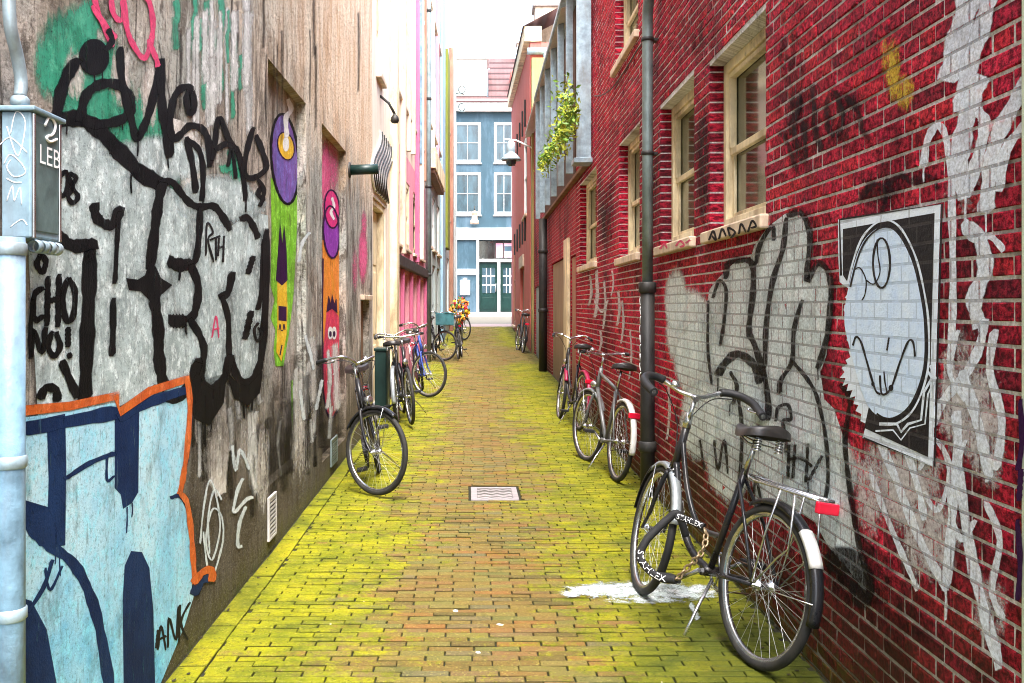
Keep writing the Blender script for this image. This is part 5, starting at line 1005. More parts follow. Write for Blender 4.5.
for xa, xb in ((479.3, 497.5), (500.2, 516)):
    a, b = BX(xa), BX(xb); dd = MB(); dd.box((a + .02, gb_ + .05, -.14), (b - .02, BZ(262), -.08), BW.pt); do = dd.build('door', M['fargreen'], bl, bevel=.01)
    mb = MB(); mb.box((a + .16, BZ(293), -.079), (b - .14, BZ(268), -.07), BW.pt); mb.build('pane', M['glassblue'], do); mb = MB()
    for k in (1, 2): x = a + .16 + (b - a - .3) * k / 3; mb.box((x - .02, BZ(293), -.069), (x + .02, BZ(268), -.055), BW.pt)
    for y in (276, 285): mb.box((a + .16, BZ(y) - .02, -.0695), (b - .14, BZ(y) + .02, -.056), BW.pt)
    mb.build('glazing_bar', M['white'], do); mb = MB(); mb.box((a + .14, BZ(309), -.079), (b - .12, BZ(297), -.06), BW.pt); mb.build('door_panel', M['fargreen'], do, bevel=.01); mb = MB(); mb.tube([BW.pt(b - .1, BZ(292), -.05), BW.pt(b - .1, BZ(284), -.04)], .025, 8); mb.build('handle', M['chrome'], do)
bxw('door_post', BX(497.5), BX(500.2), gb_ + .02, BZ(262), 'white', -.14, .02); bxw('transom_bar', BX(479), BX(516), BZ(262), BZ(259), 'white', -.14, .03)
mb = MB(); mb.box((BX(479.3), BZ(258.8), -.14), (BX(515.8), BZ(241), -.10), BW.pt); tr = mb.build('transom_window', M['glassdark'], bl); mb = MB()
for x in (487, 495, 503.5): mb.box((BX(x) - .03, BZ(258.8), -.099), (BX(x) + .03, BZ(241), -.07), BW.pt)
mb.build('glazing_bar', M['iron'], tr); mb = MB(); mb.box((BX(496), BZ(257.5), -.099), (BX(512.5), BZ(243), -.085), BW.pt); mb.build('sign_panel', M['pink'], tr)
mb = MB(); mb.box((BX(504.3), BZ(251), -.0845), (BX(512.3), BZ(246), -.082), BW.pt); mb.build('sign_stripe', M['farblue'], tr)
nb = thing('notice_board', 'small white notice board on the blue shop front left of the green doors', 'notice', BW.pt(BX(465), BZ(294)));
def nbx(nm, x0, x1, y0, y1, m, w0, w1): mb = MB(); mb.box((BX(x0), BZ(y0), w0), (BX(x1), BZ(y1), w1), BW.pt); return mb.build(nm, M[m], nb, bevel=.008)
nbx('board', 460, 470, 294, 280, 'white', .003, .06); nbx('top_trim', 463, 467, 279.9, 278, 'white', .003, .06); nbx('base_trim', 460, 470, 295.2, 294.1, 'galv', .003, .09)
# facade lamp
fl_ = thing('facade_lamp', 'small bronze lamp on the blue house front above the white shop fascia', 'lamp', BW.pt(BX(474.5), BZ(224), .3)); mb = MB(); mb.tube([BW.pt(BX(474.5), BZ(210), 0), BW.pt(BX(474.5), BZ(207), .3), BW.pt(BX(474.5), BZ(210), .5)], .03, 6); mb.build('arm', M['iron'], fl_); mb = MB(); mb.lathe([(.05, .25), (.2, .18), (.22, .1), (.16, .06), (.16, -.25), (.24, -.32), (.26, -.5), (0, -.5)], BW.pt(BX(474.5), BZ(216), .5), 'z', 14); mb.build('lamp_body', M['sill'], fl_)
# roof and dormer
mb = MB(); r0z, r1z = BZ(102), BZ(36); rl = 5.0
mb.add([(-8.1, BY - .35, r0z), (9.1, BY - .35, r0z), (9.1, BY + rl, r1z), (-8.1, BY + rl, r1z), (-8.1, BY - .35, r0z - .08), (9.1, BY - .35, r0z - .08), (9.1, BY + rl, r1z - .08), (-8.1, BY + rl, r1z - .08)], [(0, 1, 2, 3), (7, 6, 5, 4), (0, 4, 5, 1), (3, 2, 6, 7)]); mb.build('roof', M['tiles'], bl)
dmx0, dmx1 = BX(450), BX(487); mb = MB(); mb.box((dmx0, BZ(101), -2.6), (dmx1, BZ(58), -.25), BW.pt); dm = mb.build('dormer', M['white'], bl, bevel=.02)
mb = MB(); mb.box((dmx0 - .15, BZ(58) + .003, -3.0), (dmx1 + .15, BZ(55), -.1), BW.pt); mb.build('dormer_roof', M['white'], dm, bevel=.02); mb = MB(); mb.box((dmx0 + .3, BZ(96), -.249), (dmx1 - .3, BZ(64), -.235), BW.pt); mb.build('dormer_shutter', M['whitewash'], dm, bevel=.01)
mb = MB(); mb.box((BX(511), BZ(101), -2), (BX(519), BZ(70), -.3), BW.pt); mb.build('dormer', M['gable'], bl, bevel=.02)
mb = MB(); mb.tube([(BX(487.5), BY + .1, BZ(99)), (BX(487.5), BY + .6, BZ(68)), (BX(490), BY + .6, BZ(66))], .06, 8); mb.build('roof_pipe', M['galv'], bl)
c2 = thing('chimney', 'distant white-washed chimney on the tiled roof ridge', 'chimney', (BX(524), BY + 4, BZ(40))); mb = MB(); mb.box((BX(521), BY + 4, BZ(60)), (BX(530), BY + 5, BZ(24))); mb.build('stack', M['sill'], c2); mb = MB(); mb.box((BX(520), BY + 3.9, BZ(24) + .003), (BX(531), BY + 5.1, BZ(22))); mb.build('cap', M['kerb'], c2)
# ================================================================== bicycles
R_ = .345
def V(*a): return Vector(a)
def bike(label, loc, psi, lean, steer, cat_='bicycle', frame='blackpaint', step=True, rearmud='blackpaint', frontmud='blackpaint', flap=False, rack=True, bars='swan', barw=.29, guard=True, lamp=True, crate=None, letters=False, rimmat='chrome', springs=False, redbox=True, pedal0=35, barmat='chrome', frontflap=False, tubr=.016):
    t = thing('bicycle', label, cat_, loc, 'bicycles parked along the alley walls', world=False)
    del_ = math.radians
    t.matrix_world = Matrix.Translation(loc) @ Matrix.Rotation(del_(psi), 4, 'Z') @ Matrix.Rotation(del_(lean), 4, 'X')
    HT, HB_ = V(.872, 0, .91), V(.928, 0, .70); FH = V(1.07, 0, R_); RH_ = V(0, 0, R_); BB = V(.44, 0, .29); ax = (HT - HB_).normalized()
    SM = Matrix.Translation(HB_) @ Matrix.Rotation(del_(steer), 4, ax) @ Matrix.Translation(-HB_)
    def st(mb):
        mb.v = [tuple(SM @ Vector(p)) for p in mb.v]; return mb
    part = lambda mb, nm, m, par=t, **k: mb.build(nm, M[m], par, **k)
    # frame
    mb = MB(); ST = V(.275, 0, .80)
    mb.tube([HT + ax * .02, HB_ - ax * .015], .021, 12); mb.tube([BB, ST], tubr, 12)
    if step:
        mb.tube(cat([HB_ + V(-.01, 0, .035), V(.80, 0, .50), V(.64, 0, .345), BB], 5), .019, 12); mb.tube(cat([HT + V(.012, 0, -.06), V(.76, 0, .62), V(.60, 0, .47), V(.385, 0, .465)], 5), .014, 12)
    else:
        mb.tube([HB_ + V(-.01, 0, .035), BB], .019, 12); mb.tube([HT + V(.01, 0, -.035), ST + V(.01, 0, -.03)], .016, 12)
    for s in (1, -1):
        mb.tube([BB + V(-.02, s * .03, 0), V(.2, s * .055, .32), RH_ + V(0, s * .062, 0)], .010, 8); mb.tube([ST + V(.012, s * .018, -.05), V(.14, s * .05, .58), RH_ + V(0, s * .062, 0)], .008, 8)
    mb.tube([BB + V(0, -.045, 0), BB + V(0, .045, 0)], .024, 12); part(mb, 'frame', frame)
    if letters:
        mb = MB(); a = HB_ + V(-.01, 0, .035); path = cat([a, V(.80, 0, .50), V(.64, 0, .345), BB], 8); vs, fs = glyphs('IHLEIHLL', .03)
        for s in (1, -1):
            tot = len(path) - 1; x0 = -.10
            def on(x, y): 
                k = min(max((x + .16) / .5 * tot, 0), tot - 1.001); i = int(k); p = V(*path[i]).lerp(V(*path[i + 1]), k - i); d = (V(*path[i + 1]) - V(*path[i])).normalized(); up = d.cross(V(0, 1, 0)); return p + up * y * -1 + V(0, s * .0205, 0)
            mb.add([on(x * 2.2, y * .8) for x, y in vs], fs)
        part(mb, 'frame_lettering', 'lettering', fix=False)
    # wheels
    for which, c, f in (('rear_wheel', RH_, None), ('front_wheel', FH, st)):
        w = MB(); w.tube([(c.x + (R_ - .021) * math.cos(a * math.pi / 24), 0, c.z + (R_ - .021) * math.sin(a * math.pi / 24)) for a in range(48)], .021, 10, closed=True)
        if f: f(w)
        wo = part(w, which, 'tyre')
        w = MB(); n = 48
        for (ra, y) in ((R_ - .034, .012), (R_ - .050, .008)): pass
        vs = []; fs = []
        prof = [(R_ - .030, -.014), (R_ - .048, -.012), (R_ - .054, 0), (R_ - .048, .012), (R_ - .030, .014)]
        for k in range(n):
            a = 2 * math.pi * k / n
            for r, y in prof: vs.append((c.x + r * math.cos(a), y, c.z + r * math.sin(a)))
        for k in range(n):
            for j in range(4): q = (k + 1) % n; fs.append((k * 5 + j, q * 5 + j, q * 5 + j + 1, k * 5 + j + 1))
        w.add(vs, fs, True)
        if f: f(w)
        part(w, 'rim', rimmat, wo)
        w = MB()
        for k in range(32):
            a = 2 * math.pi * k / 32; s = 1 if k % 2 else -1; b = a + (1.1 if (k // 2) % 2 else -1.1)
            w.tube([(c.x + .02 * math.cos(b), s * .032, c.z + .02 * math.sin(b)), (c.x + (R_ - .052) * math.cos(a), 0, c.z + (R_ - .052) * math.sin(a))], .0010, 4, cap=False)
        if f: f(w)
        part(w, 'spokes', 'spoke', wo)
        w = MB(); w.lathe([(0, -.066), (.008, -.064), (.008, -.05), (.024, -.036), (.026, -.03), (.015, -.026), (.015, .026), (.026, .03), (.024, .036), (.008, .05), (.008, .064), (0, .066)], c, 'y', 14)
        if f: f(w)
        part(w, 'hub', 'chrome', wo)
    # mudguards
    def guard_(c, a0, a1, f, m, flapz):
        w = MB(); n = 30; vs = []; fs = []; pr = [(-.027, -.016), (-.022, .004), (0, .010), (.022, .004), (.027, -.016)]
        for k in range(n + 1):
            a = math.radians(a0 + (a1 - a0) * k / n)
            for y, d in pr: r = R_ + .018 + d; vs.append((c.x + r * math.cos(a), y, c.z + r * math.sin(a)))
        for k in range(n):
            for j in range(4): fs.append((k * 5 + j, (k + 1) * 5 + j, (k + 1) * 5 + j + 1, k * 5 + j + 1))
        w.add(vs, fs, True)
        if f: f(w)
        mo = part(w, 'mudguard', m); sm = mo.modifiers.new('thickness', 'SOLIDIFY'); sm.thickness = .0025
        if flapz is not None:
            w = MB(); vs = []; fs = []; n = 8; b0, b1, m2 = flapz
            for k in range(n + 1):
                a = math.radians(b0 + (b1 - b0) * k / n)
                for y, d in pr: r = R_ + .0215 + d; vs.append((c.x + r * math.cos(a), y * 1.12, c.z + r * math.sin(a)))
            for k in range(n):
                for j in range(4): fs.append((k * 5 + j, (k + 1) * 5 + j, (k + 1) * 5 + j + 1, k * 5 + j + 1))
            w.add(vs, fs, True)
            if f: f(w)
            fo = part(w, 'mud_flap', m2, mo); sm = fo.modifiers.new('thickness', 'SOLIDIFY'); sm.thickness = .003
        w = MB()
        for s in (1, -1):
            a = math.radians(a1 - 14 if c is RH_ else a0 + 20); r = R_ + .02; w.tube([(c.x + r * math.cos(a), s * .024, c.z + r * math.sin(a)), (c.x, s * .058, c.z)], .003, 5)
        if f: f(w)
        part(w, 'mudguard_stay', 'chrome', mo)
    if rearmud: guard_(RH_, 62, 190, None, rearmud, (128, 154, 'whitemud') if flap else None)
    if frontmud: guard_(FH, 52, 150 if not frontflap else 165, st, frontmud, (8, 60, 'rubber') if frontflap else None)
    # fork
    w = MB()
    for s in (1, -1): w.tube(cat([HB_ + V(0, s * .03, -.02), V(.965, s * .05, .56), V(1.005, s * .055, .44), FH + V(0, s * .06, 0)], 5), [.013] * 6 + [.011] * 5 + [.009] * 5, 8)
    w.tube([HB_ + V(0, -.034, -.02), HB_ + V(0, .034, -.02)], .014, 8); st(w); part(w, 'fork', frame if letters is False else 'blackpaint')
    # handlebar
    w = MB(); S = HT + ax * .02; T = S + ax * (.15 if letters else .12); w.tube([S, T], .0125, 10)
    if letters: w.tube([S + V(0, 0, -.01), S + V(-.0, 0, .07)], .022, 10)
    w.tube([T + V(-.02, 0, 0), T + V(.03, 0, .012)], .016, 10)
    C = T + V(.03, 0, .012); bw = barw
    if bars == 'swan': hp = [(0, .0, 0), (.035, .07, .012), (.055, .17, .055), (.02, .25, .055), (-.07, bw, .03), (-.16, bw, .0), (-.26, bw - .01, -.025)]
    elif bars == 'sweep': hp = [(0, 0, 0), (.03, .08, .03), (.02, .17, .055), (-.04, bw - .03, .05), (-.12, bw, .03), (-.22, bw + .01, .01)]
    else: hp = [(0, 0, 0), (0, .12, .01), (-.02, .22, .02), (-.07, bw + .02, .02), (-.10, bw + .06, .018)]
    L = cat([C + V(*p) for p in hp], 6); Rr = [V(p[0], -p[1], p[2]) for p in L]
    w.tube([p for p in Rr[::-1]] + [V(*p) for p in L[1:]], .0115, 10); st(w); ho = part(w, 'handlebar', barmat)
    for side in (L, Rr):
        w = MB(); pth = [V(*p) for p in side[(-26 if (letters) else -9):]]; w.tube(pth, .021 if letters else .0175, 12); st(w); part(w, 'grip', 'rubber', ho)
        w = MB(); p = V(*side[-11]); sgn = 1 if p.y > 0 else -1; w.tube(cat([p + V(.01, 0, -.01), p + V(.03, -sgn * .025, -.025), p + V(-.05, -sgn * .03, -.035), p + V(-.14, -sgn * .012, -.03)], 4), .005, 6); st(w); part(w, 'brake_lever', 'chrome', ho)
    w = MB()
    for sgn in (1, -1):
        w.tube([SM @ V(*q) for q in cat([C + V(-.02, sgn * .2, .03), C + V(.09, sgn * .12, .0), C + V(.10, sgn * .03, -.14), HT + V(.05, sgn * .015, -.12), HB_ + V(.02, sgn * .02, 0)], 5)], .0032, 6)
    part(w, 'brake_cable', 'rubber')
    w = MB(); p = C + V(-.01, .11, .03); w.lathe([(0, .03), (.016, .027), (.024, .012), (.026, 0), (0, -.002)], p, 'z', 12); st(w); part(w, 'bell', 'chrome')
    if lamp:
        w = MB(); p = HB_ + V(.07, 0, .06); w.lathe([(0, -.05), (.022, -.042), (.034, -.01), (.036, .014), (.030, .018), (0, .02)], p, 'x', 14); w.tube([p + V(-.02, 0, -.02), HB_ + V(.02, 0, .0)], .006, 6); st(w); part(w, 'headlight', 'chrome')
    # saddle
    SD = ST + (ST - BB).normalized() * .16; w = MB(); w.tube([ST - V(0, 0, .02), SD + V(0, 0, -.01)], .0125, 10); part(w, 'seat_post', 'chrome')
    w = MB(); n = 14; vs = []; fs = []; m = 12
    for k in range(n + 1):
        q = k / n; x = -.14 + .29 * q; hw = .105 * (1 - q) ** .85 * (1 - .25 * (1 - q) ** 6) + .022 + .02 * math.sin(q * math.pi) * (1 - q); hw *= min(1, .55 + 4 * q); z = .035 * (1 - q) ** 2 + .012 * q ** 3 + .03
        for j in range(m + 1):
            a = math.pi * j / m; yy = hw * math.cos(a); zz = math.sin(a) ** .6 * .040 if 0 < j < m else -.012
            vs.append(SD + V(x, yy, z + zz - .03))
    for k in range(n):
        for j in range(m): fs.append((k * (m + 1) + j, k * (m + 1) + j + 1, (k + 1) * (m + 1) + j + 1, (k + 1) * (m + 1) + j))
    fs.append(tuple(range(m + 1))); fs.append(tuple(n * (m + 1) + j for j in reversed(range(m + 1)))); w.add(vs, fs, True); so = part(w, 'saddle', 'leather')
    w = MB()
    for s in (1, -1):
        w.tube([SD + V(.12, s * .012, -.002), SD + V(.02, s * .03, -.025), SD + V(-.10, s * .055, -.03)], .004, 6)
        if springs or step: w.tube([SD + V(-.10 + .016 * math.cos(i * .9), s * .055 + .016 * math.sin(i * .9), -.05 + .06 * i / 35) for i in range(36)], .0035, 5)
    part(w, 'spring', 'chrome', so)
    # rack
    if rack:
        w = MB(); z = .775
        for y in (-.06, -.02, .02, .06): w.tube([(.17, y * .7, z + .005), (.1, y, z), (-.30, y, z), ] + ([(-.335, y * .6, z - .004)] if abs(y) > .05 else []), .0055, 7)
        for x in (.1, -.08, -.29): w.tube([(x, -.06, z - .004), (x, .06, z - .004)], .005, 6)
        w.tube([(.17, -.045, z + .005), (.24, 0, z + .01), (.17, .045, z + .005)], .0055, 6)
        for s in (1, -1):
            w.tube([(-.10, s * .06, z), (-.05, s * .068, .58), (0, s * .066, R_ + .01)], .005, 6); w.tube([(-.2, s * .06, z), (-.22, s * .068, .55), (-.16, s * .07, .5), (-.02, s * .067, R_ + .012)], .005, 6)
        part(w, 'rack', 'chrome' if letters or frame != 'blackpaint' else 'blackpaint')
    if redbox:
        w = MB(); x = -.345 if rack else -.30; zz = .745 if rack else .60; w.box((x, -.05, zz - .022), (x + .026, .05, zz + .024)); part(w, 'rear_light', 'redlens', bevel=.006)
    # crankset
    w = MB(); w.lathe([(.086, -.002), (.092, 0), (.086, .002), (.070, .002), (.070, -.002), (.086, -.002)], BB + V(0, -.052, 0), 'y', 28)
    for k in range(5): a = k * 1.2566; w.tube([BB + V(0, -.052, 0), BB + V(.076 * math.cos(a), -.052, .076 * math.sin(a))], .006, 5)
    co = None; a = math.radians(pedal0)
    for s in (1, -1):
        e = BB + V(s * .17 * math.cos(a), -s * .07, s * .17 * math.sin(a)); w.tube([BB + V(0, -s * .055, 0), e], [.012, .009], 8)
    co = part(w, 'crankset', 'chrome' if not guard else 'blackpaint')
    for s in (1, -1):
        e = BB + V(s * .17 * math.cos(a), -s * .125, s * .17 * math.sin(a)); p = MB(); p.box((e.x - .045, e.y - .045, e.z - .014), (e.x + .045, e.y + .045, e.z + .014)); part(p, 'pedal', 'rubber', co, bevel=.006)
    if guard:
        w = MB(); o = []
        for k in range(9): b = math.pi / 2 + math.pi * k / 8; o.append((RH_.x + .05 * math.cos(b), RH_.z + .05 * math.sin(b)))
        for k in range(13): b = -math.pi / 2 + math.pi * k / 12; o.append((BB.x + .108 * math.cos(b), BB.z + .108 * math.sin(b)))
        w.prism(o, lambda x, z, y: (x, -.058 - y, z), 0, .03); part(w, 'chain_guard', 'blackpaint', bevel=.008)
    else:
        w = MB(); w.tube([(.0, -.052, R_ + .04), BB + V(0, -.052, .09)], .004, 5); w.tube([(.0, -.052, R_ - .04), BB + V(0, -.052, -.09)], .004, 5); part(w, 'chain', 'rust')
    w = MB(); w.tube([(.36, .03, .27), (.30, .12, .15), (.26, .19, .03)], .008, 7); part(w, 'kickstand', 'chrome')
    if crate:
        w = MB(); c = C + V(.20, 0, -.12); x0, x1, y0, y1, z0, z1 = c.x - .13, c.x + .13, -.18, .18, c.z - .13, c.z + .13; tk = .012
        w.box((x0, y0, z0), (x1, y1, z0 + tk)); w.box((x0, y0, z0 + tk), (x0 + tk, y1, z1)); w.box((x1 - tk, y0, z0 + tk), (x1, y1, z1)); w.box((x0 + tk, y0, z0 + tk), (x1 - tk, y0 + tk, z1)); w.box((x0 + tk, y1 - tk, z0 + tk), (x1 - tk, y1, z1))
        w.box((x0 - .01, y0 - .01, z1), (x0 + tk, y1 + .01, z1 + .025)); w.box((x1 - tk, y0 - .01, z1), (x1 + .01, y1 + .01, z1 + .025)); st(w); part(w, 'crate', crate, bevel=.008)
        w = MB()
        for s in (1, -1): w.tube([V(x1 - .06, s * .09, z0), FH + V(0, s * .07, 0)], .006, 6)
        w.tube([V(x0, 0, z0 + .02), HT + V(.02, 0, -.05)], .008, 6); st(w); part(w, 'carrier', 'iron')
    t['_wm'] = 1
    return t, SM
def gz(x, y): return (x, y, gh(y) + .006)
def pos(px, py, dx=0): p = G(px, py); return gz(p[0] + dx, p[1])
def rear_of(front, psi, L=1.07): a = math.radians(psi); return gz(front[0] - L * math.cos(a), front[1] - L * math.sin(a))
# A: nearest, on the right
a_loc = pos(752, 668); bikeA, SMA = bike('nearest black bicycle on the right, with red rear light and curled black handlebar', a_loc, 105.5, 10, -12, frame='blackpaint', rearmud='blackpaint', frontmud='greymud', flap=True, rack=True, bars='swan', barw=.29, guard=False, letters=True, springs=True, pedal0=150, frontflap=True, lamp=False)
# B, C: middle right
bike('grey bicycle with white rear mudguard and red tail light leaning beside the cast iron pipe', pos(617, 482, -.01), 97.5, 7, 10, frame='greypaint', step=False, rearmud='whitemud', frontmud='greymud', rack=False, bars='flat', barw=.2, guard=False, pedal0=200)
bike('bicycle with crimson mudguards against the brick behind the grey one', pos(579, 431), 97, 5, -6, frame='blackpaint', step=True, rearmud='redmud', frontmud='redmud', rack=False, bars='sweep', barw=.23, guard=True)
bike('dark bicycle leaning by the far metal door, farthest on the right', gz(1.40, 24.2), 94, 5, 6, frame='blackpaint', rearmud='blackpaint', bars='sweep', barw=.2, lamp=False)
# left row
def left(label, px, py, psi, lean, steer, **k):
    f = pos(px, py); SMt = None
    loc = rear_of(f, psi); return bike(label, loc, psi, lean, steer, **k)
left('black bicycle facing the camera with its front wheel turned out, nearest on the left wall', 381, 497, -84, 12, 46, frame='blackpaint', step=True, rearmud='blackpaint', frontmud='blackpaint', rack=True, bars='sweep', barw=.25, guard=True, lamp=True, pedal0=-60, redbox=True)
bike('old bicycle seen from behind with pale grey rear mudguard beside the green cabinet', gz(-.87, 11.75), 91, -5, 14, frame='blackpaint', step=True, rearmud='greymud', frontmud='blackpaint', rack=False, bars='sweep', barw=.27, guard=True, redbox=False)
left('thin dark bicycle with its pedal sticking out, second along the left beside the pale-mudguard one', 412, 428, -86, 7, 8, frame='blackpaint', step=False, rearmud=None, frontmud=None, rack=False, bars='flat', barw=.22, guard=False, pedal0=-10, redbox=False)
left('blue-framed bicycle with front wheel turned across the mossy paving on the left', 431, 398, -80, 10, 44, frame='bluepaintbike', step=False, rearmud='blackpaint', frontmud=None, rack=True, bars='sweep', barw=.26, guard=True)
left('bicycle carrying a teal crate over its front wheel on the left', 446, 362, -74, 9, 42, frame='blackpaint', step=True, frontmud=None, bars='sweep', barw=.25, crate='tealcrate')
left('dark bicycle seen end on, just right of the one with the teal crate', 459, 361, -93, 6, 10, frame='blackpaint', step=True, bars='sweep', barw=.2, lamp=False)
bI, _ = left('farthest left bicycle, decked with yellow and orange flowers at the handlebar', 465, 341, -82, 5, 26, frame='blackpaint', step=True, bars='sweep', barw=.26)
# flowers on it
bpy.context.view_layer.update(); mw = bI.matrix_world
fr = random.Random(8); c0 = mw @ V(.98, 0, 1.02)
fb = thing('flower_garland', 'big bunch of yellow, orange and red flowers heaped on the farthest left bicycle', 'flowers', tuple(c0)); groups = {'yellow_flowers': [], 'orange_flowers': [], 'red_flowers': [], 'leaves': []}
def flower(mb, c, s):
    n = V(fr.gauss(0, 1), fr.gauss(-.6, .6), fr.gauss(.3, .7)).normalized(); a = n.orthogonal().normalized(); b = n.cross(a); vs = [c + n * s * .35]; fs = []; k = 10
    for i in range(k): an = 2 * math.pi * i / k; r = s * (1 if i % 2 else .62); vs.append(c + a * r * math.cos(an) + b * r * math.sin(an))
    for i in range(k): fs.append((0, 1 + i, 1 + (i + 1) % k))
    mb.add(vs, fs)
mbs = {k: MB() for k in groups}
for i in range(150):
    d = V(fr.gauss(0, 1), fr.gauss(0, 1), fr.gauss(0, 1)).normalized(); c = c0 + V(d.x * .30 - .05, d.y * .28, d.z * .42 - .12) * fr.uniform(.75, 1.05); k = fr.choices(list(groups), [5, 4, 2, 3])[0]
    flower(mbs[k], c, fr.uniform(.05, .10))
for k, col in (('yellow_flowers', (.72, .50, .03)), ('orange_flowers', (.72, .26, .04)), ('red_flowers', (.55, .03, .03)), ('leaves', (.06, .14, .02))): mbs[k].build(k, simple(k, col, .6, var=.3, bump=0), fb, fix=False)
# chain lock threaded through the nearest bicycle's front wheel
bpy.context.view_layer.update(); mwA = bikeA.matrix_world
def at(x, y, Z_): return V((x - CX) / F * Z_, Z_, CAMH + (CY - y) / F * Z_)
lk = thing('chain_lock', 'black sleeved chain lock with white lettering looped through the nearest front wheel', 'bicycle lock', tuple(at(660, 560, 4.55)))
s1 = cat([at(686, 536, 4.62), at(678, 514, 4.62), at(668, 519, 4.62), at(656, 530, 4.60), at(646, 541, 4.58), at(640, 556, 4.56), at(648, 569, 4.52), at(661, 578, 4.47), at(676, 580, 4.42)], 6)
s2 = cat([at(676, 516, 4.56), at(685, 519, 4.54), at(695, 523, 4.50), at(704, 527, 4.47)], 6)
mb = MB(); mb.tube(s1, .019, 10); mb.tube(s2, .017, 10); mb.build('sleeve', M['lockcloth'], lk)
def along(mb, path, txt, size, s0, s1_, off):
    P = [V(*p) for p in path]; cum = [0]
    for a, b in zip(P, P[1:]): cum.append(cum[-1] + (b - a).length)
    vs, fs = glyphs(txt, size); xs = [v[0] for v in vs]; x0, x1 = min(xs), max(xs)
    def on(x, y):
        s = (s0 + (s1_ - s0) * (x - x0) / (x1 - x0)) * cum[-1]; i = max(k for k in range(len(cum) - 1) if cum[k] <= s + 1e-9); q = P[i].lerp(P[i + 1], (s - cum[i]) / max(1e-6, cum[i + 1] - cum[i])); d = (P[i + 1] - P[i]).normalized(); cam = (V(0, 0, 1.4) - q).normalized(); up = cam.cross(d).normalized(); ou = d.cross(up); return q + up * y + ou * math.sqrt(max(off * off - y * y, 0))
    mb.add([on(*v) for v in vs], fs)
mb = MB(); along(mb, s1, 'STAHLEX', .042, .60, .93, .0205); mb.build('lettering', M['lettering'], lk, fix=False); mb = MB(); along(mb, s2, 'STAHLEX', .036, .05, .95, .0185); mb.build('lettering', M['lettering'], lk, fix=False)
mb = MB(); pth = cat([at(676, 580, 4.42), at(681, 575, 4.41), at(689, 566, 4.40), at(696, 559, 4.38), at(702, 552, 4.38), at(706, 540, 4.40), at(705, 529, 4.46)], 4); n = len(pth)
for i in range(0, n - 1, 2):
    a, b = V(*pth[i]), V(*pth[min(i + 2, n - 1)]); m = (a + b) / 2; d = (b - a).normalized(); sd = d.orthogonal().normalized(); sd.rotate(Matrix.Rotation(i * .8, 3, d)); L = (b - a).length * .62
    mb.tube([m + d * L * math.cos(q * .7854) + sd * .012 * math.sin(q * .7854) for q in range(8)], .0052, 6, closed=True)
mb.build('chain', M['chainlink'], lk)
# ================================================================== litter on the paving
lr = random.Random(21)
for k, (x, y, lab) in enumerate(((456, 612, 'small white scrap of litter on the paving below the drain grate'), (500, 626, 'tiny pale crumb of litter in the middle foreground of the paving'), (478, 654, 'small white scrap nearest the camera on the paving'))):
    c = G(x, y); mb = MB(); mb.prism([(c[0] + .016 * math.cos(a) * lr.uniform(.5, 1.2), c[1] + .014 * math.sin(a) * lr.uniform(.5, 1.2)) for a in (0, .9, 1.9, 2.8, 3.7, 4.6, 5.5)], lambda u, v, w: (u, v, c[2] + w), .003, .008); o = mb.build('litter', M['white']); o['label'] = lab; o['category'] = 'litter'; o['group'] = 'litter on the paving'
# debris and weeds along the foot of the walls
dm_ = MB(); wd_ = MB(); wr = random.Random(31)
for k in range(260):
    y = wr.uniform(3.0, 20) if k % 3 else wr.uniform(3, 8); sd_ = wr.choice((-1, 1)); x = (lx(y) + abs(wr.gauss(0, .10)) + .01) if sd_ < 0 else (rx(y) - abs(wr.gauss(0, .10)) - .01); s_ = wr.uniform(.004, .015); z = gh(y) + .005; r0_ = wr.uniform(0, 6)
    dm_.add([(x + s_ * math.cos(r0_ + a) * wr.uniform(.5, 1), y + s_ * math.sin(r0_ + a) * wr.uniform(.4, 1), z + wr.uniform(.001, .009)) for a in (0, 1.3, 2.6, 3.8, 5)], [(0, 1, 2, 3, 4)])
for k in range(70):
    y = wr.uniform(3.1, 14); sd_ = wr.choice((-1, 1, 1)); x0 = lx(y) + .012 if sd_ < 0 else rx(y) - .012; z = gh(y)
    for j in range(wr.randint(4, 11)):
        h_ = wr.uniform(.025, .085); dx, dy = -sd_ * abs(wr.gauss(0, .03)), wr.gauss(0, .035); yy = y + wr.gauss(0, .02); t_ = .0022
        wd_.add([(x0, yy - t_, z), (x0, yy + t_, z), (x0 + dx * .5, yy + dy * .5 + t_ * .8, z + h_ * .7), (x0 + dx * .5, yy + dy * .5 - t_ * .8, z + h_ * .7), (x0 + dx, yy + dy, z + h_)], [(0, 1, 2, 3), (3, 2, 4)])
dm_.build('debris', simple('dead_leaf_bits', (.03, .022, .01), .95, var=.7, scale=30, bump=0), None, fix=False, kind='stuff'); wd_.build('weeds', simple('weed_blades', (.06, .10, .015), .7, var=.5, bump=0), None, fix=False, kind='stuff')
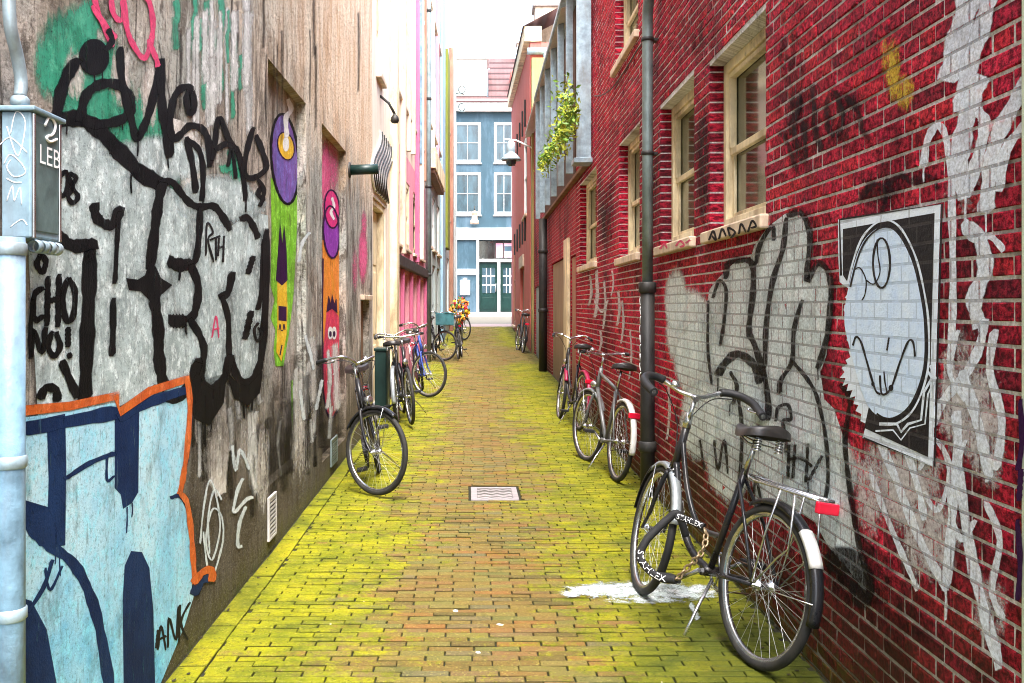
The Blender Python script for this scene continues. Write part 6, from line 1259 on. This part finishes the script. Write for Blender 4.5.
# ================================================================== camera, sky, sun
cam = bpy.data.cameras.new('camera'); co = bpy.data.objects.new('camera', cam); COL.objects.link(co); co.location = (0, 0, CAMH); co.rotation_euler = (math.pi / 2, 0, 0)
cam.sensor_width = 36; cam.lens = F / 1024 * 36; cam.shift_x = (512 - CX) / 1024; cam.shift_y = (CY - 341.5) / 1024; cam.clip_start = .05; cam.clip_end = 2000; scene.camera = co
w = bpy.data.worlds.new('World'); scene.world = w; w.use_nodes = True; nt = w.node_tree; nt.nodes.clear()
EL, AZ = 64, 170
sky = nt.nodes.new('ShaderNodeTexSky'); sky.sky_type = 'NISHITA'; sky.sun_disc = False; sky.sun_elevation = math.radians(EL); sky.sun_rotation = math.radians(AZ); sky.dust_density = 4; sky.air_density = 1.0
hs = nt.nodes.new('ShaderNodeHueSaturation'); hs.inputs['Saturation'].default_value = .8; nt.links.new(sky.outputs[0], hs.inputs['Color'])
bg = nt.nodes.new('ShaderNodeBackground'); bg.inputs[1].default_value = .15; nt.links.new(hs.outputs[0], bg.inputs[0]); ow = nt.nodes.new('ShaderNodeOutputWorld'); nt.links.new(bg.outputs[0], ow.inputs[0])
sd = bpy.data.lights.new('sun', 'SUN'); sd.energy = 1.5; sd.angle = math.radians(42); sd.color = (1, .985, .96); so_ = bpy.data.objects.new('sun', sd); COL.objects.link(so_)
d = Vector((math.sin(math.radians(AZ)) * math.cos(math.radians(EL)), math.cos(math.radians(AZ)) * math.cos(math.radians(EL)), math.sin(math.radians(EL)))); so_.rotation_euler = d.to_track_quat('Z', 'Y').to_euler(); so_.location = d * 30
vs_ = scene.view_settings; vs_.view_transform = 'Standard'; vs_.look = 'None'; vs_.gamma = 1; vs_.use_curve_mapping = False; vs_.exposure = 2.82
scene.cycles.pixel_filter_type = 'BLACKMAN_HARRIS'; scene.cycles.filter_width = 1.0; scene.cycles.max_bounces = 8; scene.cycles.transparent_max_bounces = 24; scene.cycles.use_denoising = True; scene.cycles.sample_clamp_indirect = 6
for o in list(bpy.data.objects):
    for k in ('_w', '_wm'):
        if k in o: del o[k]
